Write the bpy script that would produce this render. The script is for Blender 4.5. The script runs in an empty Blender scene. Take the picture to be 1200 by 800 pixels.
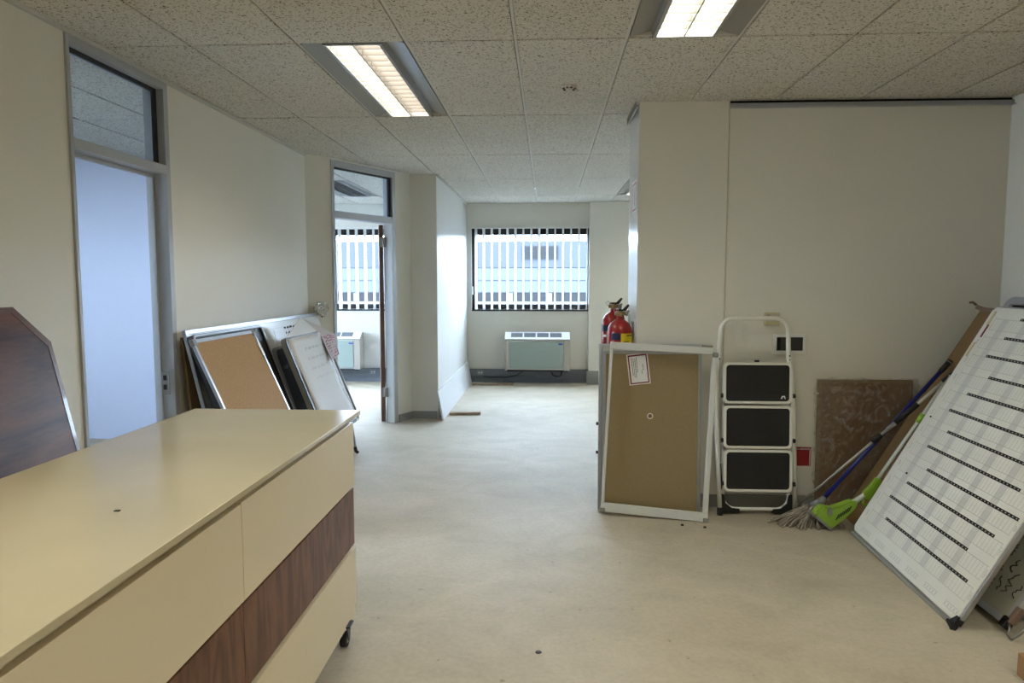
import bpy, bmesh, math, random
from mathutils import Vector, Matrix
random.seed(7)
PI=math.pi
scene=bpy.context.scene
COL=scene.collection

# ------------------------------------------------------------------ materials
def lin(c):
    return tuple((x/255/12.92 if x/255<=0.04045 else ((x/255+0.055)/1.055)**2.4) for x in c)
def mat(name,rgb,rough=0.6,metal=0.0,var=0.0,vscale=6.0,stretch=(1,1,1),bump=0.0,bscale=60,spec=0.5,trans=0.0,coat=0.0,rgb2=None,alpha=1.0):
    m=bpy.data.materials.new(name); m.use_nodes=True
    nt=m.node_tree; b=nt.nodes['Principled BSDF']
    c=lin(rgb)
    b.inputs['Base Color'].default_value=(*c,1)
    b.inputs['Roughness'].default_value=rough
    b.inputs['Metallic'].default_value=metal
    b.inputs['Specular IOR Level'].default_value=spec
    b.inputs['Coat Weight'].default_value=coat
    b.inputs['Transmission Weight'].default_value=trans
    b.inputs['Alpha'].default_value=alpha
    tc=nt.nodes.new('ShaderNodeTexCoord')
    if var>0 or rgb2:
        mp=nt.nodes.new('ShaderNodeMapping'); mp.inputs['Scale'].default_value=stretch
        n=nt.nodes.new('ShaderNodeTexNoise'); n.inputs['Scale'].default_value=vscale; n.inputs['Detail'].default_value=6
        r=nt.nodes.new('ShaderNodeValToRGB')
        r.color_ramp.elements[0].position=0.3; r.color_ramp.elements[1].position=0.7
        if rgb2: c2=lin(rgb2); lo=c2; hi=c
        else: lo=tuple(x*(1-var) for x in c); hi=tuple(min(1,x*(1+var)) for x in c)
        r.color_ramp.elements[0].color=(*lo,1); r.color_ramp.elements[1].color=(*hi,1)
        nt.links.new(tc.outputs['Object'],mp.inputs[0]); nt.links.new(mp.outputs[0],n.inputs['Vector'])
        nt.links.new(n.outputs['Fac'],r.inputs[0]); nt.links.new(r.outputs[0],b.inputs['Base Color'])
    if bump>0:
        n2=nt.nodes.new('ShaderNodeTexNoise'); n2.inputs['Scale'].default_value=bscale; n2.inputs['Detail'].default_value=4
        bp=nt.nodes.new('ShaderNodeBump'); bp.inputs['Strength'].default_value=bump; bp.inputs['Distance'].default_value=0.01
        nt.links.new(tc.outputs['Object'],n2.inputs['Vector']); nt.links.new(n2.outputs['Fac'],bp.inputs['Height'])
        nt.links.new(bp.outputs[0],b.inputs['Normal'])
    return m
def emit(name,rgb,strength):
    m=bpy.data.materials.new(name); m.use_nodes=True; nt=m.node_tree
    for n in list(nt.nodes): nt.nodes.remove(n)
    e=nt.nodes.new('ShaderNodeEmission'); o=nt.nodes.new('ShaderNodeOutputMaterial')
    e.inputs[0].default_value=(*rgb,1); e.inputs[1].default_value=strength
    nt.links.new(e.outputs[0],o.inputs[0]); return m
def wood(name,dark,light,scale=3.0,axis='X',rough=0.35,coat=0.0,contrast=0.6):
    m=bpy.data.materials.new(name); m.use_nodes=True; nt=m.node_tree; b=nt.nodes['Principled BSDF']
    b.inputs['Roughness'].default_value=rough; b.inputs['Specular IOR Level'].default_value=0.28; b.inputs['Coat Weight'].default_value=coat; b.inputs['Coat Roughness'].default_value=0.12
    tc=nt.nodes.new('ShaderNodeTexCoord'); mp=nt.nodes.new('ShaderNodeMapping')
    s={'X':(0.16,1.0,1.0),'Y':(1,0.16,1),'Z':(1,1,0.16)}[axis]
    mp.inputs['Scale'].default_value=s
    n=nt.nodes.new('ShaderNodeTexNoise'); n.inputs['Scale'].default_value=scale; n.inputs['Detail'].default_value=2; n.inputs['Distortion'].default_value=0.25
    mul=nt.nodes.new('ShaderNodeMath'); mul.operation='MULTIPLY'; mul.inputs[1].default_value=14
    fr=nt.nodes.new('ShaderNodeMath'); fr.operation='PINGPONG'; fr.inputs[1].default_value=1.0
    n2=nt.nodes.new('ShaderNodeTexNoise'); n2.inputs['Scale'].default_value=scale*26; n2.inputs['Detail'].default_value=5
    mx=nt.nodes.new('ShaderNodeMath'); mx.operation='MULTIPLY_ADD'; mx.inputs[1].default_value=0.45
    a2=nt.nodes.new('ShaderNodeMath'); a2.operation='MULTIPLY'; a2.inputs[1].default_value=0.55
    r=nt.nodes.new('ShaderNodeValToRGB'); r.color_ramp.elements[0].color=(*lin(dark),1); r.color_ramp.elements[1].color=(*lin(light),1)
    r.color_ramp.elements[0].position=0.2; r.color_ramp.elements[1].position=0.85
    L=nt.links.new
    L(tc.outputs['Object'],mp.inputs[0]); L(mp.outputs[0],n.inputs['Vector']); L(mp.outputs[0],n2.inputs['Vector'])
    L(n.outputs['Fac'],mul.inputs[0]); L(mul.outputs[0],fr.inputs[0]); L(n2.outputs['Fac'],a2.inputs[0])
    L(fr.outputs[0],mx.inputs[0]); L(a2.outputs[0],mx.inputs[2]); L(mx.outputs[0],r.inputs[0]); L(r.outputs[0],b.inputs['Base Color'])
    return m

def tile_mat():
    m=bpy.data.materials.new('mineral_fibre_tile'); m.use_nodes=True; nt=m.node_tree; b=nt.nodes['Principled BSDF']; L=nt.links.new
    b.inputs['Roughness'].default_value=0.95; b.inputs['Specular IOR Level'].default_value=0.1
    tc=nt.nodes.new('ShaderNodeTexCoord')
    mp=nt.nodes.new('ShaderNodeMapping'); mp.inputs['Scale'].default_value=(1,1,1)
    n=nt.nodes.new('ShaderNodeTexNoise'); n.inputs['Scale'].default_value=110; n.inputs['Detail'].default_value=2.0; n.inputs['Distortion'].default_value=0.8
    r=nt.nodes.new('ShaderNodeValToRGB'); e=r.color_ramp.elements
    e[0].position=0.35; e[0].color=(*lin((112,107,97)),1); e[1].position=0.435; e[1].color=(*lin((222,219,212)),1)
    n2=nt.nodes.new('ShaderNodeTexNoise'); n2.inputs['Scale'].default_value=1.2
    r2=nt.nodes.new('ShaderNodeValToRGB'); r2.color_ramp.elements[0].color=(0.88,0.88,0.88,1); r2.color_ramp.elements[1].color=(1,1,1,1)
    mx=nt.nodes.new('ShaderNodeMixRGB'); mx.blend_type='MULTIPLY'; mx.inputs[0].default_value=1
    L(tc.outputs['Object'],mp.inputs[0]); L(mp.outputs[0],n.inputs['Vector']); L(n.outputs['Fac'],r.inputs[0]); L(tc.outputs['Object'],n2.inputs['Vector'])
    L(n2.outputs['Fac'],r2.inputs[0]); L(r.outputs[0],mx.inputs[1]); L(r2.outputs[0],mx.inputs[2]); L(mx.outputs[0],b.inputs['Base Color'])
    bp=nt.nodes.new('ShaderNodeBump'); bp.inputs['Strength'].default_value=0.35; bp.inputs['Distance'].default_value=0.003
    L(n.outputs['Fac'],bp.inputs['Height']); L(bp.outputs[0],b.inputs['Normal'])
    return m

def floor_mat():
    m=bpy.data.materials.new('bare_screed_floor'); m.use_nodes=True; nt=m.node_tree; b=nt.nodes['Principled BSDF']; L=nt.links.new
    b.inputs['Roughness'].default_value=0.62; b.inputs['Specular IOR Level'].default_value=0.35
    tc=nt.nodes.new('ShaderNodeTexCoord')
    def noise(scale,stretch,det=5,dist=0.0):
        mp=nt.nodes.new('ShaderNodeMapping'); mp.inputs['Scale'].default_value=stretch
        n=nt.nodes.new('ShaderNodeTexNoise'); n.inputs['Scale'].default_value=scale; n.inputs['Detail'].default_value=det; n.inputs['Distortion'].default_value=dist
        L(tc.outputs['Object'],mp.inputs[0]); L(mp.outputs[0],n.inputs['Vector']); return n
    def ramp(n,p0,c0,p1,c1):
        r=nt.nodes.new('ShaderNodeValToRGB'); e=r.color_ramp.elements
        e[0].position=p0; e[0].color=(*c0,1); e[1].position=p1; e[1].color=(*c1,1); L(n.outputs['Fac'],r.inputs[0]); return r
    base=ramp(noise(1.1,(0.7,1,1),6,0.5),0.3,lin((168,158,139)),0.7,lin((187,178,160)))
    st=ramp(noise(2.6,(1.0,1.15,1),8,1.6),0.32,(0.89,0.89,0.885),0.66,(1.03,1.03,1.03))
    fine=ramp(noise(42,(1,1,1),6,0.4),0.3,(0.92,0.92,0.92),0.62,(1.02,1.02,1.02))
    sp=ramp(noise(22,(1,1,1),2,0),0.245,(0.62,0.58,0.5),0.28,(1,1,1))
    def mul(a,c,f=1.0):
        x=nt.nodes.new('ShaderNodeMixRGB'); x.blend_type='MULTIPLY'; x.inputs[0].default_value=f
        L(a.outputs[0],x.inputs[1]); L(c.outputs[0],x.inputs[2]); return x
    o=mul(mul(mul(base,st,0.9),fine),sp,0.8)
    L(o.outputs[0],b.inputs['Base Color'])
    bp=nt.nodes.new('ShaderNodeBump'); bp.inputs['Strength'].default_value=0.25; bp.inputs['Distance'].default_value=0.004
    L(st.outputs[0],bp.inputs['Height']); L(bp.outputs[0],b.inputs['Normal'])
    return m

M={}
M['wall']=mat('painted_wall',(226,224,215),0.5,var=0.015,vscale=1.5,bump=0.06,bscale=180)
M['wallgloss']=mat('semi_gloss_wall_paint',(226,226,222),0.24,var=0.01,vscale=1.5,spec=0.6)
M['tile']=tile_mat(); M['floor']=floor_mat()
M['tbar']=mat('ceiling_bar',(215,215,210),0.45)
M['void']=mat('dark_void',(22,20,18),0.9)
M['alu']=mat('brushed_aluminium',(172,174,178),0.35,metal=0.75,var=0.06,vscale=20)
M['alu_frame']=mat('anodised_frame',(176,179,184),0.4,metal=0.15)
M['lightgrey']=mat('light_grey_trim',(200,201,196),0.5)
M['black']=mat('black_plastic',(18,18,19),0.45)
M['blackframe']=mat('black_window_frame',(20,20,22),0.5)
M['rubber']=mat('black_rubber',(22,22,23),0.75)
M['skirt']=mat('grey_skirting',(138,139,134),0.6)
M['trunk']=mat('grey_trunking',(96,101,106),0.5,var=0.03)
M['cream']=mat('cream_laminate',(220,206,178),0.33,var=0.02,vscale=2,spec=0.5)
M['creamtop']=mat('glossy_cream_top',(194,182,154),0.16,rgb2=(185,174,146),vscale=2.2,spec=0.6)
M['creamedge']=mat('cream_edging',(182,170,138),0.4)
M['wood']=wood('walnut_veneer',(76,50,38),(126,86,64),9.0,'Z',0.4,contrast=0.7)
M['darkwood']=wood('dark_varnished_veneer',(56,30,20),(112,68,44),3.0,'X',0.36,coat=0.0)
M['leafwood']=mat('door_edge_wood',(84,52,34),0.5,var=0.2,vscale=8,stretch=(1,1,0.1))
M['batten']=mat('rough_batten',(140,122,100),0.8,var=0.2,vscale=12)
M['battend']=mat('batten_side',(92,76,62),0.8,var=0.15,vscale=12)
M['white']=mat('white_enamel',(226,226,220),0.35)
M['offwhite']=mat('white_panel',(224,226,228),0.4)
M['slat']=None
M['acbody']=mat('pale_grey_casing',(196,196,188),0.5)
M['acfront']=mat('grey_green_panel',(150,164,158),0.45)
M['acside']=mat('beige_side_casing',(176,170,160),0.5)
M['acgrille']=mat('white_grille',(222,226,230),0.4)
M['acslot']=mat('dark_slot',(58,68,84),0.6)
M['blue']=mat('blue_badge',(40,70,160),0.4)
M['cork']=mat('tan_hessian_board',(142,124,90),0.85,var=0.04,vscale=90,bump=0.1,bscale=300)
M['corkorange']=mat('orange_cork',(160,126,86),0.85,var=0.14,vscale=160,bump=0.15,bscale=300)
M['card']=mat('brown_hardboard',(124,98,62),0.8,var=0.05,vscale=5)
M['cardwrap']=mat('brown_board_in_wrap',(122,90,58),0.75,rgb2=(104,74,46),vscale=4,stretch=(1,1,0.7))
M['whiteboard']=mat('whiteboard_surface',(212,213,210),0.25)
M['dirtyboard']=mat('grubby_board',(170,168,152),0.4,var=0.08,vscale=8)
M['planner']=mat('planner_print',(222,222,214),0.3,var=0.02)
M['plangrey']=mat('planner_weekend',(204,204,200),0.3)
M['planline']=mat('planner_line',(168,168,164),0.35)
M['ink']=mat('black_ink',(24,24,26),0.6)
M['fadedink']=mat('faded_ink',(186,186,188),0.7)
M['redink']=mat('red_ink',(176,92,112),0.7)
M['paper']=mat('white_paper',(208,208,208),0.8,var=0.03,vscale=3,bump=0.15,bscale=9)
M['paperpink']=mat('written_paper',(204,196,200),0.8,bump=0.15,bscale=9)
M['red']=mat('extinguisher_red',(150,20,22),0.28,coat=0.3)
M['yellow']=mat('yellow_label',(220,196,30),0.45)
M['navy']=mat('navy_label',(30,28,70),0.45)
M['brass']=mat('brass_valve',(150,128,92),0.35,metal=0.8)
M['steel']=mat('steel',(150,148,142),0.35,metal=0.85)
M['signred']=mat('sign_red',(150,18,26),0.5)
M['maroon']=mat('maroon_border',(110,24,58),0.5)
M['mat']=mat('black_tread_mat',(17,17,17),0.62,var=0.35,vscale=14,bump=0.4,bscale=220)
M['bluepole']=mat('blue_pole',(24,34,112),0.3)
M['silverpole']=mat('silver_pole',(186,184,176),0.35,metal=0.5)
M['whitepole']=mat('white_pole',(200,205,196),0.4)
M['green']=mat('lime_plastic',(134,172,52),0.38)
M['yarn']=mat('grey_mop_yarn',(140,132,120),0.95,var=0.25,vscale=30)
M['greyplastic']=mat('grey_plastic',(128,130,128),0.5)
M['screen']=mat('dark_screen',(14,14,15),0.2)
M['beigebox']=mat('beige_sensor',(206,198,164),0.5)
M['wing']=mat('luminaire_wing',(150,149,146),0.28,metal=0.3)
M['louvre']=mat('louvre_aluminium',(112,111,106),0.35)
M['tape']=mat('brown_tape',(120,98,84),0.5)
M['tan']=mat('tan_board',(150,112,74),0.7)
M['facblue']=mat('facade_blue_cladding',(46,49,56),0.6,var=0.0,vscale=0.8,spec=0.1)
M['faclight']=mat('facade_pale_cladding',(55,59,64),0.6,spec=0.1)
M['facwhite']=mat('facade_white',(78,79,80),0.6,spec=0.1)
M['facglass']=mat('facade_dark_glass',(22,23,25),0.5,spec=0.1)
LAMPC=(1.0,0.965,0.80)
M['diff']=emit('lit_diffuser',LAMPC,13.0)
M['diff_dim']=emit('dim_lit_diffuser',(1.0,0.88,0.74),8.0)
M['diff_off']=mat('unlit_diffuser',(190,194,198),0.4)
# translucent blind fabric
def slat_mat():
    m=bpy.data.materials.new('blind_fabric'); m.use_nodes=True; nt=m.node_tree
    for n in list(nt.nodes): nt.nodes.remove(n)
    d=nt.nodes.new('ShaderNodeBsdfDiffuse'); t=nt.nodes.new('ShaderNodeBsdfTranslucent'); x=nt.nodes.new('ShaderNodeMixShader'); o=nt.nodes.new('ShaderNodeOutputMaterial')
    d.inputs[0].default_value=(0.85,0.85,0.84,1); t.inputs[0].default_value=(0.8,0.8,0.8,1); x.inputs[0].default_value=0.4
    nt.links.new(d.outputs[0],x.inputs[1]); nt.links.new(t.outputs[0],x.inputs[2]); nt.links.new(x.outputs[0],o.inputs[0]); return m
M['slat']=slat_mat()
def glass_mat(name,tint=(0.95,0.97,0.98),refl=0.0,film=0.0):
    m=bpy.data.materials.new(name); m.use_nodes=True; nt=m.node_tree
    for n in list(nt.nodes): nt.nodes.remove(n)
    t=nt.nodes.new('ShaderNodeBsdfTransparent'); g=nt.nodes.new('ShaderNodeBsdfGlossy'); x=nt.nodes.new('ShaderNodeMixShader'); o=nt.nodes.new('ShaderNodeOutputMaterial')
    t.inputs[0].default_value=(*tint,1); g.inputs['Roughness'].default_value=0.02; x.inputs[0].default_value=refl
    nt.links.new(t.outputs[0],x.inputs[1]); nt.links.new(g.outputs[0],x.inputs[2])
    last=x
    if film>0:
        d=nt.nodes.new('ShaderNodeBsdfDiffuse'); d.inputs[0].default_value=(0.75,0.72,0.66,1)
        tc=nt.nodes.new('ShaderNodeTexCoord'); nz=nt.nodes.new('ShaderNodeTexNoise'); nz.inputs['Scale'].default_value=9; nz.inputs['Detail'].default_value=5; nz.inputs['Distortion'].default_value=2.5
        r=nt.nodes.new('ShaderNodeValToRGB'); r.color_ramp.elements[0].position=0.5; r.color_ramp.elements[1].position=0.75
        r.color_ramp.elements[1].color=(film,film,film,1); r.color_ramp.elements[0].color=(film*0.15,)*3+(1,)
        y=nt.nodes.new('ShaderNodeMixShader')
        nt.links.new(tc.outputs['Object'],nz.inputs['Vector']); nt.links.new(nz.outputs['Fac'],r.inputs[0]); nt.links.new(r.outputs[0],y.inputs[0])
        nt.links.new(x.outputs[0],y.inputs[1]); nt.links.new(d.outputs[0],y.inputs[2]); last=y
    nt.links.new(last.outputs[0],o.inputs[0]); return m
M['glass']=glass_mat('clear_glass')
M['wrap']=glass_mat('plastic_wrap',(0.93,0.92,0.9),0.07,0.45)
M['crumple']=glass_mat('crumpled_clear_plastic',(0.9,0.9,0.9),0.2,0.8)

# ------------------------------------------------------------------ mesh builder
class MB:
    def __init__(s): s.bm=bmesh.new()
    def _xf(s,vs,mtx):
        if mtx is not None:
            for v in vs: v.co=mtx@v.co
    def box(s,x0,x1,y0,y1,z0,z1,mtx=None,bev=0.0):
        b=bmesh.new()
        bmesh.ops.create_cube(b,size=1)
        for v in b.verts:
            v.co=Vector(((x0+x1)/2+v.co.x*(x1-x0),(y0+y1)/2+v.co.y*(y1-y0),(z0+z1)/2+v.co.z*(z1-z0)))
        if bev>0:
            bmesh.ops.bevel(b,geom=list(b.edges),offset=min(bev,abs(x1-x0)*.45,abs(y1-y0)*.45,abs(z1-z0)*.45),segments=2,affect='EDGES',profile=0.5)
        s._xf(b.verts,mtx); s._merge(b); return s
    def _merge(s,b,smooth=False):
        me=bpy.data.meshes.new('tmp'); 
        if smooth:
            for f in b.faces: f.smooth=True
        b.to_mesh(me); b.free(); s.bm.from_mesh(me); bpy.data.meshes.remove(me)
    def cyl(s,p0,p1,r,r2=None,seg=20,mtx=None,caps=True):
        p0=Vector(p0);p1=Vector(p1); r2=r if r2 is None else r2
        b=bmesh.new(); d=p1-p0
        bmesh.ops.create_cone(b,cap_ends=caps,segments=seg,radius1=r,radius2=r2,depth=d.length)
        q=Vector((0,0,1)).rotation_difference(d.normalized()).to_matrix().to_4x4()
        T=Matrix.Translation((p0+p1)/2)@q
        for v in b.verts: v.co=T@v.co
        s._xf(b.verts,mtx)
        for f in b.faces: f.smooth=len(f.verts)==4
        s._merge(b); return s
    def tube(s,pts,r,seg=10,closed=False,mtx=None,radii=None):
        pts=[Vector(p) for p in pts]; n=len(pts); b=bmesh.new(); rings=[]
        up=None
        for i,p in enumerate(pts):
            if closed: t=(pts[(i+1)%n]-pts[i-1]).normalized()
            else: t=(pts[min(i+1,n-1)]-pts[max(i-1,0)]).normalized()
            if up is None:
                up=Vector((0,0,1)) if abs(t.z)<0.9 else Vector((1,0,0))
            a=(up-t*up.dot(t))
            if a.length<1e-5: a=t.orthogonal()
            a.normalize(); c=t.cross(a); up=a
            rr=radii[i] if radii else r
            rings.append([b.verts.new(p+(a*math.cos(2*PI*k/seg)+c*math.sin(2*PI*k/seg))*rr) for k in range(seg)])
        m=n if closed else n-1
        for i in range(m):
            A=rings[i];B=rings[(i+1)%n]
            for k in range(seg):
                f=b.faces.new((A[k],A[(k+1)%seg],B[(k+1)%seg],B[k])); f.smooth=True
        if not closed:
            b.faces.new(rings[0][::-1]); b.faces.new(rings[-1])
        bmesh.ops.recalc_face_normals(b,faces=b.faces)
        s._xf(b.verts,mtx); s._merge(b); return s
    def prism(s,poly,y0,y1,mtx=None,axis='Y',bev=0.0):
        """polygon in the two other axes, extruded along axis"""
        b=bmesh.new()
        def P(a,c,y): return {'Y':Vector((a,y,c)),'X':Vector((y,a,c)),'Z':Vector((a,c,y))}[axis]
        v0=[b.verts.new(P(a,c,y0)) for a,c in poly]; v1=[b.verts.new(P(a,c,y1)) for a,c in poly]
        n=len(poly)
        b.faces.new(v0); b.faces.new(v1[::-1])
        for i in range(n): b.faces.new((v0[i],v1[i],v1[(i+1)%n],v0[(i+1)%n]))
        bmesh.ops.recalc_face_normals(b,faces=b.faces)
        if bev>0: bmesh.ops.bevel(b,geom=list(b.edges),offset=bev,segments=2,affect='EDGES')
        s._xf(b.verts,mtx); s._merge(b); return s
    def lathe(s,prof,c=(0,0,0),seg=28,mtx=None):
        b=bmesh.new(); rings=[]
        for r,z in prof:
            rings.append([b.verts.new((c[0]+r*math.cos(2*PI*k/seg),c[1]+r*math.sin(2*PI*k/seg),c[2]+z)) for k in range(seg)])
        for i in range(len(rings)-1):
            for k in range(seg):
                f=b.faces.new((rings[i][k],rings[i][(k+1)%seg],rings[i+1][(k+1)%seg],rings[i+1][k])); f.smooth=True
        b.faces.new(rings[0][::-1]); b.faces.new(rings[-1])
        bmesh.ops.recalc_face_normals(b,faces=b.faces)
        s._xf(b.verts,mtx); s._merge(b); return s
    def arcpatch(s,r,a0,a1,z0,z1,th=0.002,seg=14,c=(0,0)):
        b=bmesh.new(); rows=[]
        for k in range(seg+1):
            a=a0+(a1-a0)*k/seg
            rows.append([b.verts.new((c[0]+R*math.cos(a),c[1]+R*math.sin(a),z)) for R,z in ((r,z0),(r+th,z0),(r+th,z1),(r,z1))])
        for k in range(seg):
            A,B=rows[k],rows[k+1]
            for j in range(4): b.faces.new((A[j],A[(j+1)%4],B[(j+1)%4],B[j]))
        b.faces.new(rows[0]); b.faces.new(rows[-1][::-1])
        bmesh.ops.recalc_face_normals(b,faces=b.faces)
        s._merge(b); return s
    def roundrect(s,x0,x1,z0,z1,r,y0,y1,seg=6,mtx=None,axis='Y'):
        return s.prism(rrpts(x0,x1,z0,z1,r,seg),y0,y1,mtx,axis)
    def poly(s,pts,th=0.002):
        """thin sheet from 3-D polygon with real thickness"""
        pts=[Vector(p) for p in pts]
        nrm=Vector((0,0,0))
        for i in range(len(pts)): nrm+=(pts[i]-pts[0]).cross(pts[(i+1)%len(pts)]-pts[0])
        nrm.normalize(); b=bmesh.new()
        a=[b.verts.new(p+nrm*th/2) for p in pts]; c=[b.verts.new(p-nrm*th/2) for p in pts]
        b.faces.new(a); b.faces.new(c[::-1]); n=len(pts)
        for i in range(n): b.faces.new((a[i],c[i],c[(i+1)%n],a[(i+1)%n]))
        bmesh.ops.recalc_face_normals(b,faces=b.faces)
        s._merge(b); return s
    def build(s,name,m,parent=None,bevel=0,**kw):
        me=bpy.data.meshes.new(name); s.bm.to_mesh(me); s.bm.free()
        o=bpy.data.objects.new(name,me); COL.objects.link(o)
        me.materials.append(m if not isinstance(m,str) else M[m])
        if parent is not None: o.parent=parent
        if bevel:
            md=o.modifiers.new('bevel','BEVEL'); md.width=bevel; md.segments=2; md.limit_method='ANGLE'
        for k,v in kw.items(): o[k]=v
        return o
def rrpts(x0,x1,z0,z1,r,seg=6):
    P=[]
    for cx,cz,a0 in ((x1-r,z1-r,0),(x0+r,z1-r,PI/2),(x0+r,z0+r,PI),(x1-r,z0+r,1.5*PI)):
        for k in range(seg+1):
            a=a0+PI/2*k/seg; P.append((cx+r*math.cos(a),cz+r*math.sin(a)))
    return P
def thing(name,label,cat,loc=(0,0,0),mtx=None,group=None):
    o=bpy.data.objects.new(name,None); COL.objects.link(o); o.empty_display_size=0.1
    if mtx is not None: o.matrix_world=mtx
    else: o.location=loc
    o['label']=label; o['category']=cat
    if group: o['group']=group
    return o
def tag(o,label,cat,group=None):
    o['label']=label; o['category']=cat
    if group: o['group']=group
    return o
def struct(name,mb,m,parent=None,bevel=0):
    o=mb.build(name,m,parent,bevel)
    if parent is None: o['kind']='structure'
    return o
def frame_mtx(A,U,V):
    U=Vector(U).normalized(); V=Vector(V); V=(V-U*V.dot(U)).normalized(); Y=V.cross(U)
    m=Matrix.Identity(4)
    for i in range(3): m[i][0]=U[i]; m[i][1]=Y[i]; m[i][2]=V[i]; m[i][3]=A[i]
    return m
def text_part(name,body,size,parent,m,mtx,th=0.0006,sx=1.0):
    cu=bpy.data.curves.new(name,'FONT'); cu.body=body; cu.size=size; cu.extrude=th; cu.align_x='CENTER'; cu.align_y='CENTER'
    t=bpy.data.objects.new('t',cu); COL.objects.link(t)
    dg=bpy.context.evaluated_depsgraph_get(); me=bpy.data.meshes.new_from_object(t.evaluated_get(dg))
    bpy.data.objects.remove(t); bpy.data.curves.remove(cu)
    me.transform(mtx@Matrix.Diagonal((sx,1,1,1))); me.name=name; me.materials.clear(); me.materials.append(M[m])
    o=bpy.data.objects.new(name,me); COL.objects.link(o); o.parent=parent
    return o
FRONT=Matrix.Rotation(PI/2,4,'X')   # text in XZ plane readable from -Y

# ------------------------------------------------------------------ key dimensions
CH=2.65; XL=-2.20; XR=2.90; YP=4.65; YB=10.40; HCAM=1.5
JA0,JA1=3.17,4.02                     # door 1 opening in the left wall
J0=Vector((-2.02,6.51)); J1=Vector((-1.60,7.32))

# ------------------------------------------------------------------ shell
struct('floor',MB().box(-6.2,4.4,-3.4,10.75,-0.1,0),'floor')
# ceiling: dark void above, tiles with reveal gaps, bars in the gaps
COLX=[-1.22+0.53*k for k in range(-10,11)]
ROWY=[3.45+1.51*k for k in range(-5,6)]
LUM=[]   # (col index x0, row y0)
def cellx(x): return min(COLX,key=lambda c:abs(c-x))
def celly(y): return min(ROWY,key=lambda c:abs(c-y))
lum_cells=[(-1.22,3.45),(0.37,1.94),(-1.22,0.43),(0.37,-1.08),(1.96,0.43),(0.90,7.98),(-3.87,3.45),(-2.81,7.98),(1.96,-1.08),(-1.22,-2.59)]  # fittings outside the view are added as fill for the near room
lum_cells=[(cellx(a),celly(b)) for a,b in lum_cells]
tiles=MB()
for x in COLX[:-1]:
    for y in ROWY[:-1]:
        if any(abs(x-a)<0.01 and abs(y-b)<0.01 for a,b in lum_cells): continue
        x1=x+0.53;y1=y+1.51
        if x1<-6 or x>4.2 or y>10.5: continue
        dz=random.uniform(-0.0012,0.0012)
        tiles.box(x+0.0095,x1-0.0095,y+0.0075,min(y1-0.0075,10.42),CH+dz,CH+0.015+dz)
struct('ceiling',tiles,'tile')
struct('ceiling_2',MB().box(-6.3,4.5,-3.5,10.7,CH+0.25,CH+0.4),'void')
bars=MB()
for x in COLX: bars.box(x-0.0068,x+0.0068,-3.3,10.4,CH+0.007,CH+0.03)
for y in ROWY: bars.box(-6.2,4.3,y-0.0045,y+0.0045,CH+0.009,CH+0.03)
struct('trim_1',bars,'tbar')

# left wall (x = XL) with door 1 opening
w=MB()
w.box(XL-0.1,XL,-3.2,JA0,0,CH+0.2).box(XL-0.1,XL,JA1,6.35,0,CH+0.2)
struct('wall_left',w,'wall')
struct('wall_left_lintel',MB().box(XL-0.1,XL,JA0,JA1,2.625,CH+0.2),'wall')
# angled wall with door 2 opening
def wallseg(mb,a,b,z0,z1,th=0.1):
    a=Vector(a);b=Vector(b);d=(b-a).normalized();n=Vector((-d.y,d.x))   # left of travel = away from the camera room
    mb.prism([(a.x,a.y),(b.x,b.y),(b.x+n.x*th,b.y+n.y*th),(a.x+n.x*th,a.y+n.y*th)],z0,z1,axis='Z')
w=MB()
wallseg(w,(-2.20,6.33),J0,0,CH+0.2)
wallseg(w,J1,(-1.49,7.57),0,CH+0.2)
wallseg(w,J0,J1,2.625,CH+0.2)
w.box(-1.49,-1.2,7.57,7.67,0,CH+0.2)
struct('wall_angled',w,'wall')
struct('wall_bay_left',MB().box(-1.30,-1.20,7.67,YB,0,CH+0.2),mat('satin_wall_paint',(222,223,221),0.42,var=0.012,vscale=2,stretch=(1,3,0.4),spec=0.55))
# back wall with its windows, the last two unseen and added for daylight
WZ0,WZ1=1.07,2.29
wins=[(-1.13,0.60),(-3.22,-1.60),(1.45,4.1),(-5.9,-3.5)]
w=MB()
w.box(-6.2,4.4,YB,YB+0.2,0,WZ0).box(-6.2,4.4,YB,YB+0.2,WZ1,CH+0.2)
for a,b in ((-6.2,-5.9),(-3.5,-3.22),(-1.60,-1.13),(0.60,1.45),(4.1,4.4)): w.box(a,b,YB,YB+0.2,WZ0,WZ1)
struct('wall_back',w,'wall')
struct('wall_pilaster',MB().box(0.60,1.30,10.24,YB,0,CH+0.2,bev=0.004),'wall')
# right-hand partition and walls
struct('wall_right',MB().box(XR,XR+0.1,-3.2,YP,0,CH+0.2),'wall')
struct('wall_partition',MB().box(1.157,XR+0.1,YP,5.15,0,CH+0.2),'wall')
struct('wall_partition_end',MB().box(0.588,1.1545,YP-0.005,5.15,0,CH+0.2,bev=0.003),'wall')
struct('wall_partition_side',MB().box(0.5845,0.588,YP-0.004,5.15,0,CH),'wallgloss')
struct('wall_far_right',MB().box(4.2,4.4,5.15,YB,0,CH+0.2),'wall')
struct('wall_far_right_return',MB().box(3.0,4.4,4.95,5.15,0,CH+0.2),'wall')
struct('wall_front',MB().box(-6.2,4.4,-3.4,-3.2,0,CH+0.2),'wall')
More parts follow.
